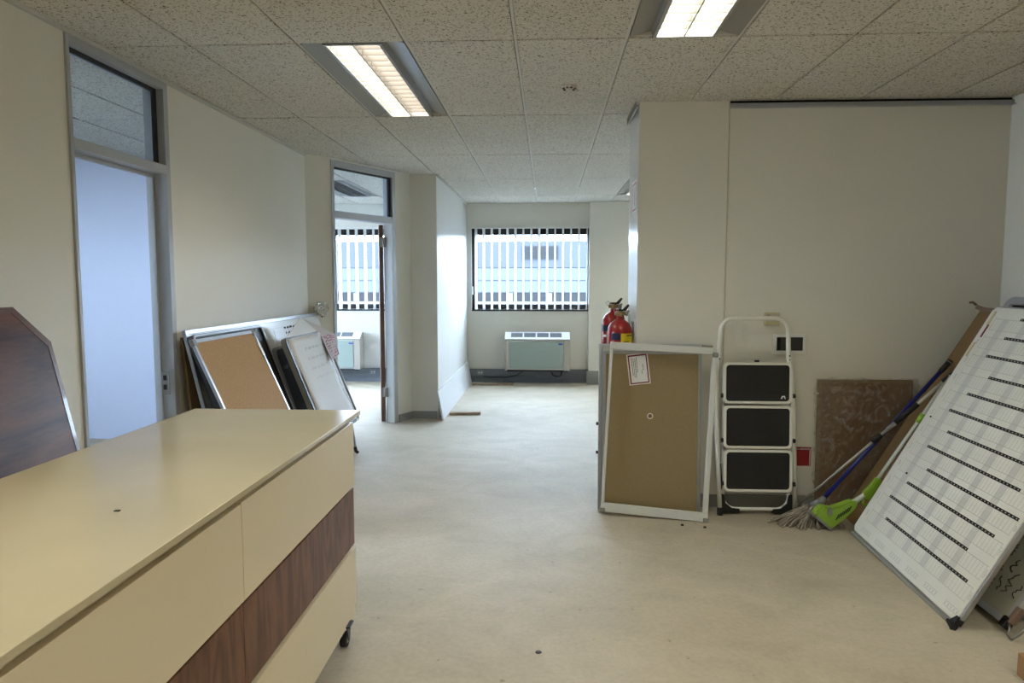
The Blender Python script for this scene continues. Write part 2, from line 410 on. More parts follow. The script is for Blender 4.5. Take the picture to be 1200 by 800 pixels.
# next office (behind the left wall), lit through an added, unseen window
struct('wall_office_divider',MB().box(-6.2,-2.2,6.40,6.50,0,CH+0.2),mat('pale_blue_wall',(206,214,238),0.6))  # pale blue tint set in the base colour
w=MB(); w.box(-6.2,-6.0,-3.2,6.4,0,1.0).box(-6.2,-6.0,-3.2,6.4,2.4,CH+0.2).box(-6.2,-6.0,-3.2,2.2,1.0,2.4).box(-6.2,-6.0,4.2,6.4,1.0,2.4)
struct('wall_office_far',w,'wall')
w=MB(); w.box(-6.2,-6.0,6.5,YB,0,1.0).box(-6.2,-6.0,6.5,YB,2.35,CH+0.2).box(-6.2,-6.0,6.5,7.0,1.0,2.35).box(-6.2,-6.0,9.8,YB,1.0,2.35)
struct('wall_office_side',w,'wall')

# skirtings and trims
sk=MB().box(XL,XL+0.012,JA1+0.05,6.33,0,0.085)
struct('baseboard_left',sk,'skirt')
s2=MB()
def skseg(mb,a,b,h,t=0.012):
    a=Vector(a);b=Vector(b);d=(b-a).normalized();n=Vector((d.y,-d.x))
    mb.prism([(a.x,a.y),(b.x,b.y),(b.x+n.x*t,b.y+n.y*t),(a.x+n.x*t,a.y+n.y*t)],0,h,axis='Z')
skseg(s2,J1+Vector((0.01,0.02)),(-1.485,7.565),0.08); s2.box(-1.485,-1.21,7.558,7.57,0,0.08)
struct('baseboard_angled',s2,'skirt')
struct('baseboard_partition',MB().box(0.60,XR,YP-0.018,YP-0.0052,0,0.085),'skirt')
struct('baseboard_right',MB().box(XR-0.012,XR,-3.0,YP-0.02,0,0.085),'skirt')
struct('baseboard_pilaster',MB().box(0.57,1.32,10.215,10.24,0,0.20,bev=0.004),'skirt')
def trunking(name,x0,x1):
    t=MB().box(x0,x1,10.355,YB,0.0,0.075).box(x0,x1,10.34,YB,0.08,0.20,bev=0.004).box(x0,x1,10.333,10.35,0.133,0.14)
    struct(name,t,'trunk')
trunking('baseboard_back',-1.2,0.6); trunking('baseboard_office',-6.0,-1.3)
# metal angle at the head of the partition, with the dark gap above it
t=MB().box(1.157,XR,YP-0.025,YP-0.0055,2.603,2.630).box(1.157,XR,YP-0.045,YP-0.0055,2.6015,2.606)
struct('trim_2',t,'alu_frame')
struct('trim_3',MB().box(1.16,XR-0.002,YP-0.004,YP+0.002,2.630,2.648),'void')
struct('trim_4',MB().box(XL,XL+0.018,-3.2,6.33,2.63,2.648).box(-1.2,-1.18,7.57,10.38,2.63,2.648),'lightgrey')
o=MB().box(0.555,0.575,4.62,5.1,2.615,2.62).box(0.555,0.559,4.62,5.1,2.60,2.648).build('ceiling_angle','steel'); tag(o,'short steel angle strip left at the ceiling along the pillar side','metal strip')

# ------------------------------------------------------------------ door 1 (left wall, open doorway with transom)
fr=MB()
fr.box(XL-0.11,XL+0.012,JA0,JA0+0.022,0,2.63).box(XL-0.11,XL+0.012,JA1-0.045,JA1,0,2.63)
fr.box(XL-0.11,XL+0.012,JA0+0.022,JA1-0.045,2.115,2.165).box(XL-0.11,XL+0.012,JA0+0.022,JA1-0.045,2.59,2.63)
fr.box(XL-0.085,XL-0.06,JA1-0.062,JA1-0.045,0,2.115).box(XL-0.085,XL-0.06,JA0+0.022,JA0+0.055,0,2.115).box(XL-0.085,XL-0.06,JA0+0.055,JA1-0.062,2.095,2.115)
d1=struct('door_1',fr,'alu_frame',bevel=0.002)
MB().box(XL-0.07,XL-0.045,JA0+0.022,JA1-0.045,2.165,2.590).build('transom_glass','glass',d1)
MB().box(XL-0.045,XL-0.03,JA1-0.075,JA1-0.045,2.165,2.59).box(XL-0.045,XL-0.03,JA0+0.022,JA1-0.075,2.568,2.59).build('glazing_gasket','black',d1)
MB().box(XL-0.055,XL-0.01,JA1-0.068,JA1-0.0625,0.84,0.98).build('strike_plate','steel',d1)
MB().box(XL-0.045,XL-0.025,JA1-0.0695,JA1-0.0675,0.925,0.955).box(XL-0.045,XL-0.025,JA1-0.0695,JA1-0.0675,0.87,0.90).build('latch_hole','black',d1)
lf=MB().box(-3.12,-2.32,JA0-0.05,JA0-0.01,0.01,2.09).build('door_leaf','offwhite',d1)

# ------------------------------------------------------------------ door 2 (angled wall)
dv=(J1-J0); L2=dv.length; ang=math.atan2(dv.y,dv.x)
D2=Matrix.Translation((J0.x,J0.y,0))@Matrix.Rotation(ang,4,'Z')     # local x along the wall, +y away from the room
fr=MB()
fr.box(0,0.035,-0.012,0.11,0,2.63,mtx=D2).box(L2-0.05,L2,-0.012,0.11,0,2.63,mtx=D2)
fr.box(0.035,L2-0.05,-0.012,0.11,2.10,2.165,mtx=D2).box(0.035,L2-0.05,-0.012,0.11,2.57,2.63,mtx=D2)
d2=struct('door_2',fr,'alu_frame',bevel=0.002)
MB().box(0.035,L2-0.05,0.045,0.06,2.165,2.57,mtx=D2).build('transom_glass','glass',d2)
MB().box(L2-0.085,L2-0.05,0.01,0.03,2.165,2.57,mtx=D2).box(0.035,L2-0.085,0.01,0.03,2.552,2.57,mtx=D2).build('glazing_gasket','black',d2)
MB().box(L2-0.062,L2-0.05,-0.010,0.09,0,2.10,mtx=D2).build('jamb_stop','lightgrey',d2)
hx=D2@Vector((L2-0.075,0.10,0)); rd=Vector((-0.245,0.97,0)).normalized()
HL=Matrix.Translation((hx.x-0.02,hx.y,0))@Matrix.Rotation(math.atan2(rd.y,rd.x),4,'Z')
leaf=MB().box(0,0.80,-0.022,0.022,0.012,2.09,mtx=HL).build('door_leaf','leafwood',d2)
for z in (0.28,1.86):
    MB().cyl((0,0,0),(0,0,0.10),0.012,mtx=Matrix.Translation((hx.x+0.005,hx.y-0.01,z))).box(-0.035,0.03,-0.004,0.004,0,0.10,mtx=Matrix.Translation((hx.x+0.005,hx.y-0.012,z))).build('hinge','steel',d2)

# ------------------------------------------------------------------ windows
for i,(a,b) in enumerate(wins):
    f=MB(); y0,y1=YB+0.03,YB+0.09
    fw=0.045
    f.box(a,a+fw,y0,y1,WZ0,WZ1).box(b-fw*0.5,b,y0,y1,WZ0,WZ1).box(a,b,y0,y1,WZ0,WZ0+0.10).box(a,b,y0,y1,WZ1-0.10,WZ1)
    mid=(a+b)/2+0.0
    mid=-0.13 if i==0 else mid
    f.box(mid-0.022,mid+0.022,y0,y1,WZ0,WZ1)
    wo=struct('window_%d'%(i+1),f,'blackframe',bevel=0.003)
    MB().box(a+0.01,b-0.01,YB+0.055,YB+0.061,WZ0+0.05,WZ1-0.05).build('window_pane','glass',wo)
    MB().box(a,b,YB-0.004,YB+0.03,WZ0-0.006,WZ0+0.012).build('window_sill','blackframe',wo)
MB().box(-1.135,-1.112,YB-0.02,YB+0.03,1.31,1.43).build('window_handle','white',bpy.data.objects['window_1'])
wo=struct('window_5',MB().box(-6.08,-6.02,2.2,4.2,1.0,1.05).box(-6.08,-6.02,2.2,4.2,2.35,2.4).box(-6.08,-6.02,2.2,2.25,1.05,2.35).box(-6.08,-6.02,4.15,4.2,1.05,2.35).box(-6.08,-6.02,3.38,3.42,1.05,2.35),'blackframe')  # unseen window, added to bring daylight into the left office
MB().box(-6.055,-6.05,2.22,4.18,1.02,2.38).build('window_pane','glass',wo)

wo=struct('window_6',MB().box(-6.08,-6.02,7.0,9.8,1.0,1.05).box(-6.08,-6.02,7.0,9.8,2.30,2.35).box(-6.08,-6.02,7.0,7.05,1.05,2.30).box(-6.08,-6.02,9.75,9.8,1.05,2.30).box(-6.08,-6.02,8.38,8.42,1.05,2.30),'blackframe')  # added out of view to brighten the office behind the angled door
MB().box(-6.055,-6.05,7.02,9.78,1.02,2.33).build('window_pane','glass',wo)

# vertical blinds
def blind(x0,n,sp,label,ang):
    t=thing('vertical_blind',label,'blind',(x0,YB-0.035,WZ1),group='vertical blinds')
    hr=MB().box(-0.06,sp*n+0.0,-0.025,0.02,-0.012,0.022,bev=0.004).build('headrail','white',t)
    proto=None
    for k in range(n):
        s=MB()
        a=ang+random.uniform(-4,4)*PI/180
        w=0.084
        mt=Matrix.Translation((0.02+sp*k,0,0))@Matrix.Rotation(a,4,'Z')
        # curved vane
        pts=[]
        for q in range(5):
            u=-w/2+w*q/4; pts.append((u,0.006*(1-(2*u/w)**2)))
        back=[(u,v+0.0012) for u,v in pts[::-1]]
        s.prism(pts+back,-1.195+random.uniform(-.004,.004),-0.012,mtx=mt,axis='Z')
        s.box(-w/2,w/2,-0.003,0.006,-1.20,-1.172,mtx=mt)
        s.build('slat','slat',t)
    MB().tube([(0.02+sp*k,0.0,-1.19-(0.012 if k%2 else 0)) for k in range(n)],0.0015,6).build('bead_chain','white',t)
    return t
blind(-1.08,15,0.1165,'white vertical blind on the far window above the console heater, slats turned open',71*PI/180)
blind(-3.12,12,0.128,'white vertical blind seen through the angled doorway, slats turned open',76*PI/180)

# ------------------------------------------------------------------ console heaters
def console(x0,label):
    t=thing('console_heater',label,'air conditioner',(x0,10.16,0),group='console heaters')
    W=0.95
    MB().prism([(0.02,0.215),(0.16,0.215),(0.23,0.215),(0.23,0.74),(0.15,0.74),(0.02,0.645)],0.035,W-0.035,axis='X').build('casing','acbody',t)
    for a,b in ((0.0,0.035),(W-0.09,W)):
        MB().prism([(0.01,0.205),(0.23,0.205),(0.23,0.745),(0.15,0.745),(0.01,0.65)],a,b,axis='X').build('end_cap','acside',t,bevel=0.006)
    MB().box(0.07,W-0.1,0.004,0.02,0.235,0.628,bev=0.004).build('front_panel','acfront',t)
    # sloping discharge grille
    sl=math.atan2(0.095,0.13)
    G=Matrix.Translation((0,0.015,0.655))@Matrix.Rotation(sl,4,'X')
    g=MB().box(0.0,W,0,0.165,0.0,0.012,mtx=G,bev=0.003).build('grille','acgrille',t)
    for k in range(4):
        xa=0.09+k*0.19
        MB().box(xa,xa+0.17,0.045,0.14,0.0122,0.0135,mtx=G).build('grille_slot','acslot',t)
        sb=MB()
        for j in range(5): sb.box(xa,xa+0.17,0.052+j*0.019,0.056+j*0.019,0.0136,0.0145,mtx=G)
        sb.build('louvre_blade','skirt',t)
    MB().box(W-0.085,W-0.02,0.03,0.13,0.0122,0.016,mtx=G).build('control_cover','acgrille',t)
    MB().box(W-0.165,W-0.105,0.001,0.005,0.583,0.605).build('badge','blue',t)
    MB().box(0.03,W-0.03,0.03,0.23,0.185,0.215).build('underside_shadow','black',t)  # black slab in place of the shadow below the casing
    return t
console(-0.625,'pale grey console heater under the far window between wall and pilaster')
console(-3.72,'pale grey console heater seen through the angled doorway')
# pipework & sockets under / beside heaters
o=MB().tube([(-0.95,10.33,0.09),(-0.6,10.32,0.085),(-0.45,10.31,0.12),(-0.38,10.28,0.17),(-0.36,10.27,0.19)],0.007).build('heater_cable','black'); tag(o,'thin dark cable under the heater running along the far trunking','cable')
o=MB().tube([(0.05,10.3,0.19),(0.08,10.3,0.12),(0.14,10.29,0.10),(0.2,10.28,0.12),(0.21,10.27,0.19)],0.012).build('pipework','black')
tag(o,'dark looped pipe under the right end of the far window heater','pipe')
for x,lb in ((-1.0,'small grey wall socket on the trunking left of the far heater'),(-2.62,'small grey wall socket on the trunking seen through the angled doorway')):
    t=thing('wall_socket',lb,'socket',(x,10.333,0.15))
    MB().box(-0.045,0.045,-0.012,0,-0.03,0.03,bev=0.003).build('face_plate','greyplastic',t)
    MB().cyl((-0.018,-0.016,0),(-0.018,-0.012,0),0.009).cyl((0.02,-0.016,0),(0.02,-0.012,0),0.009).build('socket_hole','white',t)

# ------------------------------------------------------------------ luminaires
def luminaire(x,y,label,state):
    t=thing('ceiling_light',label,'ceiling light',(x+0.265,y+0.755,CH),group='recessed ceiling lights')
    W=0.265-0.010; Ln=0.755-0.010
    # local: x across, y along, z up
    MB().prism([(-W,0.0),(-W,0.012),(-W+0.10,0.035),(-0.145,0.002),(-0.145,-0.004),(-W+0.10,0.028)],-Ln,Ln).build('wing','wing',t)
    MB().prism([(W,0.0),(W,0.012),(W-0.10,0.035),(0.145,0.002),(0.145,-0.004),(W-0.10,0.028)],-Ln,Ln).build('wing','wing',t)
    MB().box(-0.145,-0.13,-Ln,Ln,-0.006,0.055).box(0.13,0.145,-Ln,Ln,-0.006,0.055).box(-0.13,0.13,-Ln,-Ln+0.012,-0.006,0.055).box(-0.13,0.13,Ln-0.012,Ln,-0.006,0.055).build('louvre_frame','alu',t)
    MB().box(-W,W,-Ln,Ln,0.055,0.10).build('housing','white',t)
    dl='diff' if state else 'diff_off'; dr=('diff_dim' if state==2 else 'diff') if state else 'diff_off'
    MB().box(-0.128,-0.003,-Ln+0.014,Ln-0.014,0.044,0.052).build('diffuser',dl,t)
    MB().box(0.003,0.128,-Ln+0.014,Ln-0.014,0.044,0.052).build('diffuser',dr,t)
    lv=MB().box(-0.003,0.003,-Ln+0.012,Ln-0.012,-0.004,0.043)
    n=16
    for k in range(1,n):
        yy=-Ln+2*Ln*k/n
        lv.box(-0.13,-0.003,yy-0.002,yy+0.002,0.002,0.043).box(0.003,0.13,yy-0.002,yy+0.002,0.002,0.043)
    lv.build('louvre','louvre',t)
    return t
LL=['lit recessed ceiling light nearest the left wall, warm tube dimmer on one side',
    'lit recessed ceiling light at the top edge, in front of the pillar',
    'added unseen ceiling fill light behind the camera on the left',
    'added unseen ceiling fill light behind the camera on the right',
    'added unseen ceiling fill light over the near right floor',
    'lit recessed ceiling light far back, behind the pillar edge',
    'unlit recessed ceiling light seen through the glass over the left doorway',
    'unlit grey recessed ceiling light seen through the glass over the angled doorway',
    'added unseen ceiling fill light near the wall behind the camera on the right',
    'added unseen ceiling fill light near the wall behind the camera on the left']
ST=[2,1,1,1,1,1,0,0,1,1]
for (x,y),lb,st in zip(lum_cells,LL,ST):
    luminaire(x,y,lb,st)

# ceiling sensor base
t=thing('sensor_base','small round ceiling sensor base with dark slots in the middle tile row','sensor',(0.12,4.26,CH-0.001))
MB().lathe([(0.045,0.0),(0.045,-0.006),(0.038,-0.010)]).build('base_plate','tile',t)
sl=MB()
for a in (200,250,290,340,40,140):
    sl.cyl((0.035*math.cos(a*PI/180)-0.006,0.035*math.sin(a*PI/180),-0.0145),(0.035*math.cos(a*PI/180)+0.008,0.035*math.sin(a*PI/180),-0.0145),0.0045,seg=8)
sl.build('slot','black',t)

# ------------------------------------------------------------------ long cream counter on casters
CX0,CX1,CY0,CY1,CT=-1.505,-0.789,0.66,2.885,0.96
t=thing('counter_unit','long cream drawer counter on casters with walnut middle band, glossy top','cabinet',(0,0,0))
MB().box(CX0+0.03,-0.832,CY0+0.02,2.855,0.115,0.925).build('carcass','creamedge',t)
MB().box(CX0,CX1,CY0,CY1,0.942,CT,bev=0.002).build('worktop','creamtop',t)
MB().box(CX0+0.03,-0.836,CY0+0.02,2.85,0.925,0.942).build('shadow_gap','creamedge',t)
YS=1.779; g=0.0009
for ya,yb in ((CY0+0.02,YS-g),(YS+g,2.855)):
    dz=0.004 if ya<1 else 0
    MB().box(-0.832,-0.812,ya,yb,0.644,0.915-dz,bev=0.0015).build('upper_drawer_front','cream',t)
    MB().box(-0.832,-0.816,ya,yb,0.393,0.634,bev=0.0015).build('walnut_drawer_front','wood',t,label='walnut veneer drawer front')
    MB().box(-0.832,-0.812,ya,yb,0.129,0.378,bev=0.0015).build('lower_drawer_front','cream',t)
MB().box(-0.832,-0.818,CY0+0.02,2.855,0.085,0.125).box(CX0+0.03,-0.832,CY0+0.02,2.855,0.095,0.115).build('plinth_rail','cream',t)
for cx,cy in ((-0.832,2.74),(-1.42,2.74),(-0.832,0.8),(-1.42,0.8)):
    c=MB().box(cx-0.03,cx+0.03,cy-0.03,cy+0.03,0.089,0.095).prism([(cy-0.028,0.089),(cy+0.024,0.089),(cy+0.012,0.028),(cy-0.008,0.028)],cx+0.015,cx+0.019,axis='X').prism([(cy-0.028,0.089),(cy+0.024,0.089),(cy+0.012,0.028),(cy-0.008,0.028)],cx-0.019,cx-0.015,axis='X').box(cx-0.018,cx+0.018,cy+0.02,cy+0.055,0.076,0.086,bev=0.003).build('caster','black',t)
    MB().cyl((cx-0.013,cy,0.030),(cx+0.013,cy,0.030),0.030,seg=28).build('wheel','rubber',c)
    MB().cyl((cx-0.0142,cy,0.030),(cx+0.0142,cy,0.030),0.016,seg=20).build('wheel_hub','greyplastic',c)
MB().box(-1.02,-1.008,1.56,1.568,0.96,0.9625).build('scratch','black',t)

# ------------------------------------------------------------------ dark eight-sided table top leaning on the left wall
zt=1.40; xb,xt=-1.80,-2.115
Vd=Vector((xt-xb,0,zt)); Ld=Vd.length
mtx=frame_mtx((xb,1.35,0),(0,1,0),Vd)
t=thing('table_top','dark varnished wooden table top with cut corners leaning on the left wall','table top',mtx=mtx)
Wd=1.47
poly=[(0.16,0),(Wd-0.10,0),(Wd,0.14),(Wd,Ld-0.155),(Wd-0.155,Ld),(0.16,Ld),(0,Ld-0.155),(0,0.14)]
MB().prism(poly,0,0.034).build('veneer_panel','darkwood',t,bevel=0.002)
def insetedge(poly,w):
    out=[]
    cx=sum(p[0] for p in poly)/len(poly); cz=sum(p[1] for p in poly)/len(poly)
    return [(cx+(x-cx)*(1-w),cz+(z-cz)*(1-w)) for x,z in poly]
e=MB(); n=len(poly); ins=insetedge(poly,0.03)
for i in range(n):
    j=(i+1)%n
    e.prism([poly[i],poly[j],ins[j],ins[i]],-0.002,0.0)
e.build('edge_band',mat('lipping',(96,58,36),0.3,coat=0.3,var=0.1),t)

# ------------------------------------------------------------------ boards
def frame_rails(w,h,f,t,r=0.0,y0=0.0):
    mb=MB()
    for a in ((0,f,0,h),(w-f,w,0,h),(f,w-f,0,f),(f,w-f,h-f,h)):
        mb.box(a[0],a[1],y0,y0+t,a[2],a[3],bev=0.002)
    return mb
def ring(w,h,f,r,y0,y1,mtx=None):
    """rounded frame ring"""
    O=rrpts(0,w,0,h,r,5); I=rrpts(f,w-f,f,h-f,max(r-f*0.8,0.002),5)
    mb=MB(); b=bmesh.new(); n=len(O)
    vs=[[b.verts.new((p[0],y,p[1])) for p in P] for P in (O,I) for y in (y0,y1)]
    Oa,Ob,Ia,Ib=vs
    for i in range(n):
        j=(i+1)%n
        b.faces.new((Oa[i],Oa[j],Ia[j],Ia[i])); b.faces.new((Ob[i],Ib[i],Ib[j],Ob[j])); b.faces.new((Oa[i],Ob[i],Ob[j],Oa[j])); b.faces.new((Ia[i],Ia[j],Ib[j],Ib[i]))
    bmesh.ops.recalc_face_normals(b,faces=b.faces)
    mb._xf(b.verts,mtx); mb._merge(b); return mb
def scribble(mb,x0,x1,z0,z1,lines,h,y=-0.0012,r=0.0012,seed=1,vert=False):
    R=random.Random(seed)
    for l in range(lines):
        z=z1-(z1-z0)*l/max(1,lines-1) if lines>1 else (z0+z1)/2
        x=x0+R.uniform(0,(x1-x0)*0.1)
        xe=x1-R.uniform(0,(x1-x0)*0.3)
        while x<xe:
            wl=R.uniform(2,6)*h*0.6; pts=[]
            k=0
            while k*h*0.35<wl:
                pts.append((x+k*h*0.35,y,z+(h*0.5 if k%2 else -h*0.4)*R.uniform(0.5,1.1))); k+=1
            if len(pts)>1:
                if vert: pts=[(p[2],p[1],p[0]) for p in pts]
                mb.tube(pts,r,4)
            x+=wl+h*0.8
    return mb
def lean(y0,xb,xt,z,flip=False,U=(0,1,0)):
    return frame_mtx((xb,y0,0),U,(xt-xb,0,z)), math.hypot(xt-xb,z)

# LA : big long whiteboard standing against the left wall
m_,L_=lean(4.01,-1.86,-2.135,1.215)
t=thing('whiteboard','long printed whiteboard with silver frame, rearmost of those against the left wall','whiteboard',mtx=m_)
frame_rails(2.54,L_,0.028,0.022).build('frame','alu',t)
MB().box(0.02,2.52,0.006,0.014,0.02,L_-0.02).build('board_panel','whiteboard',t)
gl=MB()
for k in range(14): gl.box(0.05,2.50,0.0045,0.006,0.06+k*0.085,0.063+k*0.085)
for k in range(9): gl.box(0.1+k*0.3,0.103+k*0.3,0.0045,0.006,0.06,L_-0.09)
gl.build('printed_grid','planline',t)
scribble(MB(),1.5,2.05,L_-0.13,L_-0.085,2,0.022,y=0.004,seed=3,r=0.0016).build('handwriting','ink',t)
# LB : brown board behind its near edge
m_,L_=lean(4.035,-2.055,-2.165,1.17)
t=thing('hardboard_sheet','brown hardboard sheet squeezed behind the long whiteboard by the left doorway','board',mtx=m_)
MB().box(0,0.9,0,0.014,0,L_).build('board_panel','card',t,bevel=0.001)
# LD : black-edged board behind the cork board
m_,L_=lean(3.985,-1.65,-2.092,1.185)
t=thing('framed_board','black-edged board with silver rim directly behind the orange cork board','board',mtx=m_)
ring(0.99,L_,0.022,0.03,-0.012,0.03).build('frame','black',t)
ring(0.985,L_-0.004,0.012,0.028,-0.018,-0.012).build('silver_rim','alu',t)
MB().box(0.02,0.97,0.0,0.015,0.02,L_-0.02).build('board_panel','black',t)
MB().box(0.0,0.10,-0.03,-0.018,0.50,0.66,bev=0.004).build('tray_end','lightgrey',t)
# LC : orange cork board
m_,L_=lean(3.895,-1.520,-2.035,1.168)
t=thing('cork_board','orange-brown cork board with silver frame, frontmost board against the left wall','notice board',mtx=m_)
frame_rails(0.845,L_,0.022,0.018).build('frame','alu',t)
MB().box(0.018,0.827,0.004,0.014,0.018,L_-0.018).build('cork_panel','corkorange',t)
for cx,cz in ((-0.004,-0.004),(0.805,-0.004),(-0.004,L_-0.04),(0.805,L_-0.04)):
    MB().box(cx,cx+0.044,-0.004,0.022,cz,cz+0.044,bev=0.006).build('corner_cap','greyplastic',t)
MB().box(0.80,0.835,-0.007,-0.004,L_-0.19,L_-0.10,bev=0.001).build('price_sticker','white',t)
# LF : black easel board behind the paper pad
m_,L_=lean(5.06,-1.70,-2.03,1.01)
t=thing('easel_board','black-backed easel board with grey edge behind the paper-covered flip chart','board',mtx=m_)
ring(0.80,L_,0.018,0.05,-0.008,0.02).build('frame','greyplastic',t)
MB().roundrect(0.016,0.784,0.016,L_-0.016,0.035,0.0,0.014).build('board_panel','black',t)
MB().cyl((0.07,-0.03,L_-0.16),(0.07,0.0,L_-0.16),0.014).build('wing_nut','steel',t)
# LE : flip chart with paper
m_,L_=lean(4.975,-1.50,-1.93,1.085)
t=thing('flip_chart','flip chart board with white paper sheets folded over its top, by the left wall','flip chart',mtx=m_)
BZ=0.34; TB=Matrix.Translation((0,0,BZ))
ring(0.93,L_-BZ,0.018,0.055,-0.012,0.02,mtx=TB).build('frame','greyplastic',t)
ring(0.812,L_-BZ-0.004,0.030,0.052,-0.020,-0.012,mtx=Matrix.Translation((0.004,0,BZ+0.002))).build('black_edge','black',t)
MB().roundrect(0.016,0.914,BZ+0.016,L_-0.016,0.04,0.0,0.014).build('board_panel','whiteboard',t)
# paper pad: gently wavy sheet
b=bmesh.new(); nx,nz=8,12; g_=[]
for i in range(nx+1):
    for j in range(nz+1):
        u=0.045+0.73*i/nx; v=BZ+0.03+(L_-BZ-0.045)*j/nz
        g_.append(b.verts.new((u,-0.022-0.010*math.sin(i*0.9+j*0.35)*(1-j/nz)-0.004*math.sin(j*1.1),v)))
for i in range(nx):
    for j in range(nz):
        a=i*(nz+1)+j; f=b.faces.new((g_[a],g_[a+nz+1],g_[a+nz+2],g_[a+1])); f.smooth=True
mb=MB(); mb._merge(b); pp=mb.build('paper_pad','paper',t); md=pp.modifiers.new('thick','SOLIDIFY'); md.thickness=0.003
scribble(MB(),0.25,0.72,L_-0.36,L_-0.12,4,0.03,y=-0.0335,seed=9,r=0.0004).build('faint_writing',mat('very_faint_ink',(194,194,196),0.8),t)
iv=m_.inverted()
def loc_(p): return iv@Vector(p)
a=(-1.915,5.02,1.09);pk=(-1.985,5.53,1.215);c=(-1.835,5.93,1.055);f_=(-1.90,5.74,1.065);e_=(-1.775,5.66,0.85);d_=(-1.775,5.86,0.885)
MB().poly([loc_(a),loc_(pk),loc_(f_)],0.003).poly([loc_(f_),loc_(pk),loc_(c)],0.003).build('folded_sheet','paper',t)
hs=MB().poly([loc_(f_),loc_(c),loc_(d_),loc_(e_)],0.003).build('hanging_sheet','paperpink',t)
sw=MB(); R=random.Random(4)
for k in range(9):
    s0=(k+0.7)/9.5
    P0=Vector(f_).lerp(Vector(e_),s0).lerp(Vector(c).lerp(Vector(d_),s0),0.12); P1=Vector(f_).lerp(Vector(e_),s0).lerp(Vector(c).lerp(Vector(d_),s0),0.9)
    pts=[P0.lerp(P1,q/14)+Vector((0.006,-0.004,R.uniform(-0.010,0.010))) for q in range(15)]
    sw.tube([loc_(p) for p in pts],0.0028,4)
sw.build('red_writing','redink',hs)
MB().tube([(0.86,0.03,BZ+0.1),(0.91,0.10,0.20),(0.935,0.135,0.11)],0.009).build('leg','alu',t)
MB().tube([(0.08,0.0,BZ+0.1),(0.03,0.0,0.15),(0.005,0.0,0.02)],0.010).build('leg','alu',t)
MB().tube([(0.930,0.13,0.13),(0.94,0.14,0.09),(0.955,0.135,0.070)],0.015).build('rubber_foot','rubber',t)
# crumpled plastic on the far corner of the long whiteboard
b=bmesh.new(); bmesh.ops.create_icosphere(b,subdivisions=3,radius=1)
R=random.Random(2)
for v in b.verts:
    k=R.uniform(0.7,1.2); v.co=Vector((v.co.x*0.05*k,v.co.y*0.16*k,v.co.z*0.07*k))+Vector((-2.10,6.42,1.25))
mb=MB(); mb._merge(b); o=mb.build('plastic_bag','crumple'); tag(o,'crumpled clear plastic bag hung on the far corner of the long whiteboard','plastic bag')

# ------------------------------------------------------------------ fallen white cover panel and battens in the bay
o=MB().prism([(-1.14,0.0),(-1.122,0.004),(-1.182,0.318),(-1.199,0.313)],7.45,10.30).build('cover_panel','offwhite')
o=tag(o,'long low white panel leaning along the bay side wall','panel'); 
def batten(a,b_,label):
    t=MB().prism([(a[0],a[1]),(b_[0],b_[1]),(b_[0],b_[1]+0.07),(a[0],a[1]+0.07)],0,0.032,axis='Z').build('wooden_batten','batten',bevel=0.002); tag(t,label,'wood')
batten((-1.10,7.73),(-0.755,7.77),'short brown wooden batten on the floor at the near end of the white panel')
batten((-1.09,10.02),(-0.50,10.05),'longer wooden batten on the floor in front of the far wall trunking')

# ------------------------------------------------------------------ extinguishers hanging on the pillar side
def extinguisher(x,y,z,label,rot,front):
    t=thing('fire_extinguisher',label,'fire extinguisher',mtx=Matrix.Translation((x,y,z))@Matrix.Rotation(rot,4,'Z'),group='fire extinguishers on the pillar')
    MB().lathe([(0.070,0.0),(0.084,0.006),(0.086,0.02),(0.086,0.42),(0.080,0.455),(0.062,0.485),(0.036,0.505),(0.022,0.512),(0.022,0.53)],seg=36).build('cylinder_body','red',t)
    MB().arcpatch(0.0863,-PI/2-0.12,-PI/2+1.15,0.26,0.418,0.0006).build('yellow_label','yellow',t)
    MB().arcpatch(0.0863,-PI/2-0.9,-PI/2-0.14,0.375,0.42,0.0006).build('navy_label','navy',t)
    MB().arcpatch(0.087,-PI/2+0.35,-PI/2+0.95,0.40,0.407,0.0004).arcpatch(0.087,-PI/2+0.1,-PI/2+0.6,0.36,0.365,0.0004).arcpatch(0.087,-PI/2+0.1,-PI/2+0.9,0.33,0.335,0.0004).build('label_print','ink',t)
    MB().arcpatch(0.0863,-PI/2-0.75,-PI/2-0.35,0.335,0.352,0.0006).build('small_label','white',t)
    MB().cyl((0,0,0.525),(0,0,0.565),0.020).cyl((-0.035,0,0.55),(0.035,0,0.55),0.013).build('valve','brass',t)
    MB().cyl((0.035,0,0.55),(0.055,0,0.55),0.017).build('gauge','steel',t)
    MB().prism([(0.03,0.565),(-0.03,0.568),(-0.02,0.578),(0.02,0.578),(0.055,0.612),(0.063,0.604),(0.040,0.570)],-0.011,0.011).build('squeeze_lever','black',t)
    MB().prism([(0.03,0.553),(-0.01,0.556),(0.03,0.560),(0.058,0.572),(0.066,0.564),(0.045,0.550)],-0.010,0.010).build('carry_handle','steel',t)
    MB().tube([(-0.015,-0.02,0.575),(-0.035,-0.035,0.59),(-0.05,-0.03,0.575),(-0.04,-0.025,0.555),(-0.02,-0.02,0.565)],0.002,6,closed=True).build('safety_pin','steel',t)
    MB().tube([(0.0,0.03,0.55),(0.02,0.06,0.545),(0.045,0.078,0.50),(0.055,0.084,0.42),(0.055,0.084,0.2),(0.055,0.084,0.1)],0.0095,10).cyl((0.055,0.084,0.1),(0.055,0.084,0.03),0.010,0.016).build('hose','black',t)
    return t
e1=extinguisher(0.492,4.80,0.735,'red fire extinguisher with yellow label, nearer of the two on the pillar side',0.12,True)
e2=extinguisher(0.470,5.03,0.775,'red fire extinguisher half hidden behind the nearer one on the pillar side',-0.35,False)
